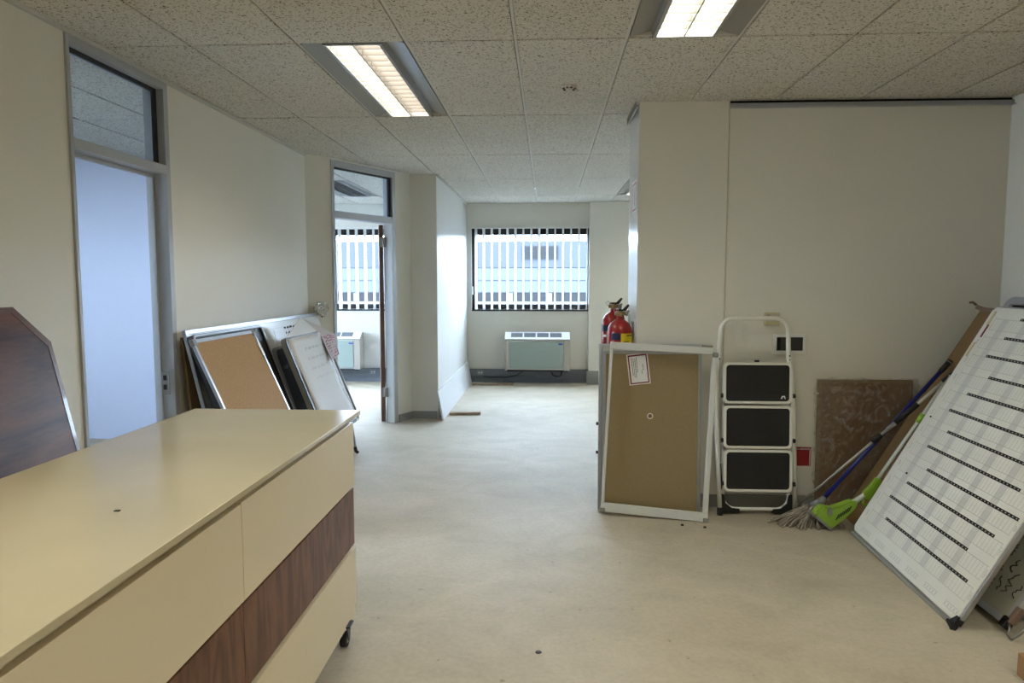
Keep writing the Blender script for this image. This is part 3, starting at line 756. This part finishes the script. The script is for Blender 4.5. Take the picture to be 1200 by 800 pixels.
for y,z,lb in ((4.80,1.13,'steel wall bracket holding the nearer fire extinguisher'),(5.03,1.17,'steel wall bracket holding the farther fire extinguisher')):
    o=MB().box(0.581,0.588,y-0.02,y+0.02,z-0.12,z+0.1).box(0.51,0.588,y-0.008,y+0.008,z+0.03,z+0.04).box(0.575,0.588,y-0.008,y+0.008,z-0.1,z-0.09).build('extinguisher_bracket','steel'); tag(o,lb,'bracket')
# acrylic sign high on the pillar side
t=thing('wall_sign','small white sign with red outline high on the pillar side','sign',(0.586,4.84,2.06))
MB().box(-0.004,0.0,-0.12,0.12,-0.10,0.12,bev=0.001).build('sign_plate','offwhite',t)
MB().box(-0.005,-0.004,-0.10,-0.09,-0.08,0.1).box(-0.005,-0.004,0.09,0.10,-0.08,0.1).box(-0.005,-0.004,-0.09,0.09,-0.08,-0.072).box(-0.005,-0.004,-0.09,0.09,0.092,0.1).box(-0.005,-0.004,-0.03,-0.02,-0.05,0.07).build('sign_outline','redink',t)

# ------------------------------------------------------------------ notice boards leaning in front of the pillar
def lean2(A,B,top_back,h):
    U=Vector((B[0]-A[0],B[1]-A[1],0)).normalized(); n=Vector((-U.y,U.x,0))
    return frame_mtx(A,U,n*top_back+Vector((0,0,h))), math.hypot(top_back,h)
# rear one: narrow sliver visible on the left
m_,L_=lean2((0.335,4.545,0.0),(1.0,4.535,0),0.04,1.095)
t=thing('framed_whiteboard','framed whiteboard mostly hidden, rearmost of the boards before the pillar','whiteboard',mtx=m_)
frame_rails(0.655,L_,0.025,0.016).build('frame','alu_frame',t); MB().box(0.02,0.635,0.003,0.012,0.02,L_-0.02).build('board_panel','whiteboard',t)
for z in (0.37,0.56): MB().box(-0.014,0.0,0.0,0.016,z,z+0.02,bev=0.003).build('frame_clip','black',t)
# tan board
m_,L_=lean2((0.358,4.475,0.0),(0.992,4.455,0),0.065,1.055)
t=thing('notice_board','tan notice board with silver frame and white sticker, leaning before the pillar','notice board',mtx=m_)
W_=0.628
frame_rails(W_,L_,0.020,0.018).build('frame','alu',t)
MB().box(0.02,W_-0.02,0.004,0.014,0.02,L_-0.02).build('hessian_panel','cork',t)
st=Matrix.Translation((0.228,0,0.940))@Matrix.Rotation(-0.12,4,'Y')
# (rotation about Y: sticker tilted)
sk_=MB().box(-0.068,0.068,0.0015,0.004,-0.10,0.10,mtx=st).build('sticker','white',t,label='white sticker with maroon border')
MB().box(-0.061,0.061,0.0008,0.0016,-0.094,0.094,mtx=st).build('sticker_border','maroon',sk_)
MB().box(-0.053,0.053,0.0,0.0010,-0.086,0.084,mtx=st).build('sticker_face','offwhite',sk_)
tx=MB(); R=random.Random(8)
for k,(xx,l0,l1) in enumerate(((-0.038,-0.04,0.075),(-0.028,-0.05,0.07),(-0.018,-0.055,0.07),(-0.008,-0.02,0.078),(0.03,-0.01,0.03),(0.02,-0.03,-0.01))):
    z=l0
    while z<l1:
        d=R.uniform(0.004,0.012); tx.box(xx-0.002,xx+0.002,-0.0006,0.0,z,min(z+d,l1),mtx=st); z+=d+0.003
tx.build('sticker_print','ink',sk_)
Rg=MB(); Rg.tube([(0.305+0.017*math.cos(a*PI/8),0.003,0.636+0.017*math.sin(a*PI/8)) for a in range(16)],0.0026,6,closed=True).build('hanging_ring','white',t)
MB().cyl((0.305,0.0025,0.636),(0.305,0.0042,0.636),0.006,seg=14).build('eyelet','maroon',t)
# front empty frame, slightly skewed
U=Vector((1.022-0.352,4.345-4.445,0)).normalized()
V=Vector((0.0,0.085,1.085)); V=V-U*0.028
m_=frame_mtx((0.345,4.425,0.028),(U.x,U.y,-0.042),V); L_=1.093
t=thing('board_frame','empty white-silver board frame, slightly skewed, in front of the tan notice board','frame',mtx=m_)
W_=0.668
MB().box(0.0,W_,-0.006,0.022,0.0,0.055,bev=0.003).build('bottom_rail','lightgrey',t)
MB().box(0.0,W_-0.028,-0.002,0.022,L_-0.044,L_,bev=0.003).build('top_rail','lightgrey',t)
MB().box(0.0,0.020,-0.002,0.022,0.055,L_-0.044,bev=0.003).build('side_rail','lightgrey',t)
MB().box(W_-0.034,W_,-0.002,0.026,0.055,L_-0.055,bev=0.003).build('side_rail','lightgrey',t)
for cx,cz in ((-0.004,-0.004),(W_-0.03,-0.004),(W_-0.03,L_-0.06)):
    MB().box(cx,cx+0.034,-0.010,0.028,cz,cz+0.03,bev=0.006).build('corner_cap','greyplastic',t)
MB().box(0.0,0.07,0.022,0.06,L_-0.03,L_-0.005,bev=0.003,mtx=Matrix.Translation((W_-0.10,0,0.02))).build('corner_bracket','steel',t)
for (x,y,lb) in ((0.835,4.26,'small dark crumb on the floor left, below the notice board'),(0.965,4.225,'small dark crumb on the floor right, below the notice board')):
    o=MB().prism([(x-0.009,y-0.006),(x+0.008,y-0.008),(x+0.010,y+0.006),(x-0.004,y+0.009)],0,0.008,axis='Z').build('crumb','rubber'); tag(o,lb,'debris')

# ------------------------------------------------------------------ step ladder folded, leaning against partition
A=Vector((1.105,4.47,0)); V=Vector((0,0.075,1.27)); m_=frame_mtx(A,(1,0,0),V)
t=thing('step_ladder','folded white three-step ladder with black treads leaning on the partition','step ladder',mtx=m_)
Wb=0.487; Hh=1.285
def rail_pts():
    P=[]
    # left foot -> up -> arch -> down to the right foot (tapers in towards the top)
    P.append((0.010,0,0.03)); P.append((-0.018,0,0.60)); P.append((-0.022,0,0.93)); P.append((-0.008,0,1.02)); P.append((0.0,0,1.17))
    for k in range(1,7):
        a=PI-PI/2*k/6; P.append((0.085+0.085*math.cos(a)-0.0,0,1.185+0.085*math.sin(a)))
    for k in range(0,7):
        a=PI/2-PI/2*k/6; P.append((0.355+0.075*math.cos(a),0,1.185+0.085*math.sin(a)))
    P.append((0.432,0,1.02)); P.append((0.452,0,0.93)); P.append((0.470,0,0.60)); P.append((0.487,0,0.03))
    return P
MB().tube(rail_pts(),0.0145,14).build('hand_rail','white',t)
for x in (0.010,0.487): MB().cyl((x,0,0.0),(x,0,0.05),0.0175,seg=16).build('foot','rubber',t)
# rear frame U
P=[(0.035,0.03,0.94),(0.035,0.03,0.14)]
for k in range(0,7):
    a=PI+PI/2*k/6; P.append((0.115+0.08*math.cos(a),0.03,0.115+0.08*math.sin(a)))
for k in range(0,7):
    a=1.5*PI+PI/2*k/6; P.append((0.375+0.08*math.cos(a),0.03,0.115+0.08*math.sin(a)))
P+= [(0.455,0.03,0.14),(0.455,0.03,0.94)]
MB().tube(P,0.0115,12).build('rear_frame','white',t)
for sx,x in ((1,0.035),(-1,0.455)):
    MB().prism([(x-sx*0.016,0.135),(x+sx*0.005,0.13),(x+sx*0.015,0.075),(x+sx*0.055,0.043),(x+sx*0.105,0.038),(x+sx*0.105,0.012),(x-sx*0.0,0.012),(x-sx*0.016,0.02)],0.012,0.046).build('rear_foot','rubber',t)
for k,(za,zb) in enumerate(((0.725,0.988),(0.438,0.712),(0.160,0.430))):
    xa=0.0+0.008*k*0.3; 
    s=ring(0.430,zb-za,0.016,0.034,-0.032,-0.008,mtx=Matrix.Translation((0.018+k*0.004,0,za))).build('step_tray','white',t)
    MB().roundrect(0.018+k*0.004+0.014,0.018+k*0.004+0.416,za+0.014,zb-0.014,0.026,-0.026,-0.012).build('tread','mat',s)
    for x in (0.006+k*0.004,0.458+k*0.004):
        MB().cyl((x,-0.02,za+0.05),(x+0.012,-0.02,za+0.05),0.014,seg=14).build('pivot','black',s)
# mark on top tread
st=[o for o in t.children if o.name.startswith('step_tray')][0]
MB().prism([(0.378,0.758),(0.386,0.775),(0.404,0.777),(0.410,0.757),(0.403,0.757),(0.399,0.769),(0.391,0.768),(0.388,0.757)],-0.0275,-0.026).build('tread_mark','offwhite',st)
MB().box(0.215,0.245,-0.02,-0.008,0.99,1.003,bev=0.003).build('lock_tab','black',t)
MB().box(-0.02,0.0,-0.018,-0.012,1.015,1.05).box(0.44,0.452,-0.018,-0.012,1.0,1.035).build('rivet_plate','white',t)
rv=MB()
for x,z in ((-0.006,1.035),(-0.006,1.01),(0.436,1.03),(0.438,1.005)): rv.cyl((x,-0.0165,z),(x,-0.013,z),0.005,seg=10)
rv.build('rivet','black',t)
for x in (0.468,0.012): MB().cyl((x,0.005,0.33),(x-0.03 if x>0.2 else x+0.02,0.03,0.14),0.006,seg=8).build('link_bar','black',t)

# ------------------------------------------------------------------ things fixed on the partition
t=thing('wall_panel','white framed wall plate with a dark screen behind the ladder handle','wall plate',(1.577,YP,1.092))
MB().roundrect(-0.108,0.108,-0.068,0.068,0.012,-0.018,0).build('frame_plate','white',t,bevel=0.003)
MB().box(-0.084,0.084,-0.0195,-0.018,-0.040,0.048).build('screen','screen',t)
MB().roundrect(-0.095,0.095,-0.052,0.058,0.008,-0.0192,-0.0178).build('inner_bezel','offwhite',t)
t=thing('motion_sensor','small beige sensor box on the partition behind the ladder top','sensor',(1.458,YP,1.260))
MB().box(-0.048,0.048,-0.035,0,-0.040,0.040,bev=0.006).build('housing','beigebox',t)
MB().box(-0.046,0.046,-0.038,-0.034,-0.016,-0.010).box(-0.044,0.044,-0.037,-0.034,0.026,0.030).build('cover_seam','acbody',t)
MB().cyl((-0.028,-0.040,0.022),(-0.028,-0.034,0.022),0.005,seg=12).build('indicator','steel',t)
t=thing('fire_sign','small red and white fire sign on the partition right of the ladder','sign',(1.690,YP,0.347))
MB().box(-0.055,0.055,-0.003,0,-0.063,0.063).build('sign_plate','signred',t)
MB().box(-0.055,0.055,-0.0036,-0.003,0.048,0.052).box(-0.015,0.045,-0.0036,-0.003,0.046,0.056).box(0.045,0.05,-0.0036,-0.003,-0.06,0.045).build('sign_print','offwhite',t)

# ------------------------------------------------------------------ wrapped brown panel
m_,L_=lean2((1.752,4.600,0.0),(2.39,4.600,0),0.022,0.872)
t=thing('wrapped_panel','brown panel wrapped in clear plastic leaning on the partition behind the mops','panel',mtx=m_)
MB().box(0.012,0.612,0.0,0.018,0.0,L_-0.006).build('board_panel','cardwrap',t,bevel=0.001)
frame_rails(0.60,L_-0.01,0.022,0.003,y0=-0.003).build('edge_strip','card',t).location=(0.012,0,0)
b=bmesh.new(); R=random.Random(5); nx,nz=26,34; gv=[]
for j in range(nz+1):
    for i in range(nx+1):
        gv.append(b.verts.new((-0.012+0.655*i/nx+(R.uniform(-.008,.008) if i in(0,nx) else 0),-0.010-R.uniform(0,0.009),max(0.001,(L_+0.004)*j/nz+R.uniform(-0.005,0.005)))))
for j in range(nz):
    for i in range(nx):
        a=j*(nx+1)+i; f=b.faces.new((gv[a],gv[a+1],gv[a+nx+2],gv[a+nx+1])); f.smooth=(i+j)%3!=0
mb=MB(); mb._merge(b); mb.build('plastic_wrap','wrap',t)

# ------------------------------------------------------------------ right-hand stack of boards
# hidden framed board at the very back
m_=frame_mtx((2.13,4.47,0),(0,-1,0),(2.855-2.13,0,1.40)); L_=math.hypot(0.725,1.40)
t=thing('framed_board','grey-framed dark board, rearmost of the stack against the right wall','board',mtx=m_)
ring(1.50,L_,0.05,0.06,-0.02,0.02).build('frame','alu_frame',t); MB().box(0.045,1.455,-0.004,0.012,0.045,L_-0.045).build('board_panel','black',t)
# handwritten whiteboard
m_=frame_mtx((2.00,4.15,0.03),(-0.03,-1,0),(0.66,0,1.05)); L_=1.20
t=thing('written_whiteboard','grubby whiteboard covered in black handwriting, lying under the year planner','whiteboard',mtx=m_)
frame_rails(1.16,L_,0.03,0.022,y0=-0.004).build('frame','alu_frame',t)
MB().box(0.025,1.135,0.0,0.014,0.025,L_-0.025).build('board_panel','dirtyboard',t)
R=random.Random(12)
for k in range(7):
    hw=MB()
    xx=1.10-k*0.055
    z=0.08+R.uniform(0,0.08)
    while z<0.85:
        n_=R.randint(4,8); h=0.030 if k==1 else 0.018
        pts=[(xx+R.uniform(-h,h),-0.0018,z+q*h*0.5) for q in range(n_)]
        hw.tube(pts,0.0022,4); z+=n_*h*0.5+0.03
    hw.build('handwriting','ink',t)
for cx in (-0.006,1.13): MB().box(cx,cx+0.04,-0.014,0.024,-0.012,0.04,bev=0.008).build('corner_cap','black',t)
MB().box(0.1,1.1,0.022,0.06,0.02,0.06,bev=0.01).build('pen_tray','black',t)
MB().tube([(1.165,0.0,0.02),(1.19,0.0,0.0),(1.20,0.0,-0.022),(1.23,0.0,-0.028),(1.25,0.0,0.01),(1.25,0.0,0.05)],0.005,8).build('wire_hook','steel',t)
MB().box(1.155,1.18,-0.01,0.02,0.02,0.10,bev=0.004).build('end_clip','tape',t)
# hardboard sheet
m_=frame_mtx((1.905,4.52,0),(-0.02,-1,0),(0.795,0,1.335)); L_=math.hypot(0.795,1.335)
t=thing('hardboard_sheet','large brown hardboard sheet between the mops and the year planner','board',mtx=m_)
MB().box(0,1.05,0,0.006,0,L_).build('board_panel','card',t)
MB().prism([(-0.06,L_-0.005),(0.06,L_-0.03),(0.19,L_-0.012),(0.19,L_+0.004),(0.04,L_+0.004),(-0.055,L_+0.02)],-0.006,-0.002).tube([(-0.055,-0.01,L_+0.016),(-0.075,-0.03,L_+0.024),(-0.07,-0.045,L_+0.012)],0.008,6).build('peeling_tape','tape',t)
# year planner
A=(1.8108,4.1598,0.03); U=(-0.03896,-0.9992,-0.0093); V=(0.47822,-0.02681,0.87783)
m_=frame_mtx(A,U,V); PW,PL=1.155,1.522
t=thing('year_planner','large white year planner board with twelve black dotted rows leaning at right','planner board',mtx=m_)
fpts=[(0.03,0),(PW-0.035,0),(PW,0.035),(PW,PL-0.03),(PW-0.03,PL),(0.03,PL),(0,PL-0.03),(0,0.03)]
MB().prism(fpts,0.004,0.026).build('frame','alu',t,bevel=0.003)
ins=[(0.036,0.012),(PW-0.04,0.012),(PW-0.012,0.04),(PW-0.012,PL-0.036),(PW-0.036,PL-0.012),(0.036,PL-0.012),(0.012,PL-0.036),(0.012,0.036)]
MB().prism(ins,-0.0005,0.006).build('printed_sheet','planner',t)
c=0.0263; rowv=[0.183+0.11505*k for k in range(12)]
us=[.253,.165,.236,.329,.21,.298,.196,.259,.345,.214,.269,.302]; nd=[31,30,31,30,31,31,30,31,30,31,28,31]
for k in range(6):
    uc=0.002+0.184*k
    if k==0: continue
    MB().box(uc-c,uc+c,-0.0009,-0.0005,rowv[0]-0.076,rowv[-1]-0.008).build('weekend_band','plangrey',t)
thin=MB()
for r,u0,n_ in zip(rowv,us,nd):
    thin.box(0.09,1.125,-0.0010,-0.0006,r-0.0085,r-0.0065).box(0.09,1.125,-0.0010,-0.0006,r-0.078,r-0.0765)
    thin.box(0.09,0.0915,-0.0010,-0.0006,r-0.078,r+0.006)
    for k in range(1,40):
        uu=0.092+k*c
        if uu<1.12: thin.box(uu-0.0005,uu+0.0005,-0.0008,-0.0005,r-0.076,r-0.009)
thin.build('grid_line','planline',t)
for k in range(6):
    wk=MB(); uc=0.095+0.184*k; wk.box(uc-c*0,uc+c*5-0.012,-0.0012,-0.0008,0.058,0.060).box(uc,uc+c*5-0.012,-0.0012,-0.0008,0.036,0.038)
    for q in range(5): wk.box(uc+q*c*0.92+0.007,uc+q*c*0.92+0.012,-0.0012,-0.0008,0.042,0.054)
    wk.build('weekday_key','fadedink',t)
for i,(r,u0,n_) in enumerate(zip(rowv,us,nd)):
    bd=MB().box(u0,u0+n_*c,-0.0016,-0.0008,r-0.0075,r+0.0075).build('month_band','ink',t)
    dt=MB()
    for k in range(n_): dt.box(u0+(k+0.35)*c,u0+(k+0.65)*c,-0.0020,-0.0016,r-0.0028,r+0.0028)
    dt.build('date_print','planline',bd)
mon=['DEC','NOV','OCT','SEP','AUG','JUL','JUN','MAY','APR','MAR','FEB','JAN']
for i,r in enumerate(rowv):
    for uu in (0.058,1.132):
        text_part('month_name',mon[i],0.020,t,'fadedink',Matrix.Translation((uu,-0.0012,r-0.04))@Matrix.Rotation(-PI/2,4,'Y')@FRONT,0.0003)
mg=MB()
for u_,v_ in ((0.055,1.44),(0.042,1.24)): mg.box(u_-0.009,u_+0.009,-0.008,-0.001,v_-0.045,v_+0.045,bev=0.002)
mg.build('magnet_strip','beigebox',t)
MB().box(0.060,0.068,-0.006,-0.001,1.32,1.40).build('red_marker_strip','maroon',t)
MB().cyl((0.185,-0.006,0.455),(0.185,-0.001,0.455),0.0055,seg=12).cyl((0.075,-0.006,0.80),(0.075,-0.001,0.80),0.005,seg=12).build('black_magnet','ink',t)
MB().prism([(PW-0.045,0.003),(PW-0.004,0.004),(PW-0.004,0.04),(PW-0.02,0.04)],-0.004,0.028).build('corner_cap','black',t)
MB().box(-0.004,PW-0.06,0.008,0.030,-0.018,0.004,bev=0.004).build('bottom_gasket','skirt',t)
MB().tube([(PW-0.07,0.018,-0.005),(PW-0.02,0.012,-0.012),(PW+0.005,-0.004,-0.016)],0.017,12,radii=[0.015,0.018,0.012]).build('rubber_foot','rubber',t)

# tan thing at the lower right edge
o=MB().box(1.80,2.5,2.36,2.66,0,0.09,bev=0.004).build('flat_carton','tan'); tag(o,'tan carton edge on the floor at the lower right corner','box')

# ------------------------------------------------------------------ mops
def seg(mb,a,b_,r0,r1,r): 
    a=Vector(a);b_=Vector(b_); return mb.cyl(a.lerp(b_,r0),a.lerp(b_,r1),r)
# yarn mop with blue handle
b0=Vector((1.705,4.375,0.12)); b1=Vector((2.468,4.395,1.018))
t=thing('yarn_mop','grey yarn mop with blue handle standing against the brown sheet','mop',(1.64,4.35,0))
t.location=(0,0,0)
seg(MB(),b0,b1,0.03,0.93,0.0125).build('handle','bluepole',t)
seg(MB(),b0,b1,0.925,1.0,0.0165).build('grip','black',t)
seg(MB(),b0,b1,0.985,0.992,0.0172).build('grip_band','greyplastic',t)
dd=(b1-b0).normalized()
MB().cyl(b0-dd*0.045,b0+dd*0.05,0.040,0.016).build('socket','greyplastic',t)
MB().tube([b0+Vector((-0.11,-0.03,-0.05)),b0+Vector((-0.05,-0.03,-0.02)),b0+Vector((0.0,0,-0.01)),b0+Vector((0.05,0.02,-0.05))],0.014).build('yarn_clamp','steel',t)
ym=MB(); R=random.Random(21)
for k in range(150):
    f=R.random()
    st=b0+Vector((-0.10+0.14*f,R.uniform(-0.03,0.02),-0.045+R.uniform(-0.01,0.01)))
    an=PI+ (f)*PI*0.62 + R.uniform(-0.35,0.35)
    ln=R.uniform(0.10,0.20)*(1.15 if f<0.4 else 0.85)
    dx,dy=math.cos(an)*ln,math.sin(an)*ln*0.95
    if k%5==0: dy=abs(dy)*0.35
    P=[]
    for q in range(7):
        s_=q/6
        P.append((st.x+dx*s_+0.010*math.sin(q*1.7+k),st.y+dy*s_+0.010*math.cos(q*1.3+k),max(0.006,st.z*(1-s_)**1.3+0.006+0.010*(1-s_)*R.random()+ (0.014*R.random() if q<6 else 0))))
    ym.tube(P,0.0052,6)
y_=ym.build('yarn_strands','yarn',t); y_['kind']='stuff'
# silver telescopic pole
s0=Vector((1.585,4.535,0.012)); s1=Vector((2.425,4.23,0.985))
t=thing('telescopic_pole','silver telescopic pole with black sleeves crossing over the blue mop handle','pole',(0,0,0))
def at_px(fr): return s0.lerp(s1,fr)
seg(MB(),s0,s1,0.0,0.60,0.0085).build('lower_tube','silverpole',t)
seg(MB(),s0,s1,0.60,0.93,0.0115).build('upper_tube','silverpole',t)
seg(MB(),s0,s1,0.512,0.565,0.0165).build('lock_collar','black',t)
seg(MB(),s0,s1,0.645,0.775,0.0165).build('sleeve','black',t)
MB().cyl(s0.lerp(s1,0.915),s0.lerp(s1,1.03),0.021,0.010).build('tip','black',t)
# green squeegee mop with white pole
t=thing('green_mop','lime green squeezable mop head with pale pole leaning beside the planner','mop',(0,0,0))
j0=Vector((1.985,4.24,0.300)); g1=Vector((2.385,4.24,0.945))
seg(MB(),j0,g1,0.0,1.0,0.0125).build('pole','whitepole',t)
seg(MB(),j0,g1,0.56,0.64,0.017).build('collar','green',t)
def gp(px,py): return (1.601+(px-950)*0.00506,0.146-(py-592)*0.0055)
MB().prism([gp(*q) for q in ((1026,559),(1031,561),(1028,573),(1019,585),(1013,583),(1010,577),(1018,570))],4.222,4.262,bev=0.006).build('grip_clamp','green',t)
MB().tube([(gp(*q)[0],4.235,gp(*q)[1]) for q in ((1020,574),(1022,581),(1019,589),(1014,591),(1010.5,588),(1011,580),(1015,574))],0.009,8,closed=True).build('loop_handle','green',t)
MB().cyl((gp(999,589)[0],4.24,gp(999,589)[1]),(gp(1018,575)[0],4.24,gp(1018,575)[1]),0.019,0.011).build('lower_pole','whitepole',t)
MB().prism([gp(*q) for q in ((952,601),(958,593),(965,590.5),(971,594),(985,589.5),(998,584.5),(1003,586),(1002,592),(994,600),(984,609),(976,615),(971,616),(962,610))],4.205,4.275,bev=0.009).build('mop_head','green',t)
fn=MB()
for k in range(6):
    x_,z_=gp(977+2.8*k,606-1.9*k); fn.prism([(x_,z_),(x_+0.006,z_+0.002),(x_+0.022,z_+0.036),(x_+0.016,z_+0.036)],4.202,4.206)
fn.build('vent_slot','ink',t)
MB().prism([gp(*q) for q in ((969,592),(971,591.5),(973,599),(969,601),(967,597))],4.198,4.206).prism([gp(*q) for q in ((951,602),(953,600),(974,616),(972,618))],4.20,4.28).build('squeeze_edge','greyplastic',t)

# floor plug
t=thing('floor_plug','small black round plug in the floor near the bottom centre','floor plug',(0.0,0,0))
import mathutils
def floor_pt(px,py):
    f=820.0; p_=math.radians(4.8793); yw=math.radians(2.9215)
    fw=Vector((-math.sin(yw)*math.cos(p_),math.cos(yw)*math.cos(p_),-math.sin(p_))); rt=Vector((math.cos(yw),math.sin(yw),0)); up=rt.cross(fw)
    r=fw*f+rt*(px-600)-up*(py-400); k=-HCAM/r.z; return Vector((r.x*k,r.y*k,0))
fp=floor_pt(631,764)
MB().lathe([(0.011,0.0),(0.011,0.003),(0.007,0.005)],c=(fp.x,fp.y,0),seg=18).build('plug_body','black',t)
MB().lathe([(0.013,0.0),(0.013,0.0012)],c=(fp.x,fp.y,0),seg=18).build('plug_rim','rubber',t)

# ------------------------------------------------------------------ building across the street
t=thing('office_building','pale blue clad office building seen across the street through the blinds','building',(0,25,0))
MB().box(-22,22,0.3,6,-8,2.95).build('core','facwhite',t)
for z0,z1,m__,nm in ((2.0,2.93,'facblue','upper_cladding'),(1.55,1.98,'faclight','spandrel'),(1.12,1.53,'faclight','spandrel'),(0.80,1.10,'facglass','window_band'),(0.70,0.79,'facwhite','sill_band'),(-2.0,0.69,'facblue','lower_cladding')):
    MB().box(-22,22,0.0,0.3,z0,z1).build(nm,m__,t)
MB().box(-0.9,0.35,-0.05,0.0,2.3,2.75).build('vent_panel','facglass',t)
mu=MB()
for k in range(30): mu.box(-21+k*1.4,-20.85+k*1.4,-0.02,0.0,0.80,1.10)
mu.build('mullion','facwhite',t)

struct('ground',MB().box(-80,80,11,120,-8.5,-8.0).box(-80,-6.5,-60,11,-8.5,-8.0),mat('street_ground',(92,92,90),0.9,var=0.1,vscale=0.3))
# ------------------------------------------------------------------ world, camera
wd=bpy.data.worlds.new('daylight'); scene.world=wd; wd.use_nodes=True
bg=wd.node_tree.nodes['Background']; bg.inputs[0].default_value=(0.66,0.81,1.0,1); bg.inputs[1].default_value=21.0
cam=bpy.data.cameras.new('camera'); co=bpy.data.objects.new('camera',cam); COL.objects.link(co)
cam.sensor_width=36; cam.lens=820/1200*36; cam.clip_start=0.05; cam.clip_end=300
co.location=(0,0,HCAM); co.rotation_euler=(math.radians(90-4.8793),0,math.radians(2.9215))
scene.camera=co
vs=scene.view_settings; vs.view_transform='Standard'; vs.look='None'; vs.exposure=0.87; vs.gamma=1; vs.use_curve_mapping=False
try:
    scene.cycles.max_bounces=8; scene.cycles.diffuse_bounces=5; scene.cycles.transparent_max_bounces=16
    scene.cycles.use_denoising=True; scene.cycles.sample_clamp_indirect=6
except Exception: pass
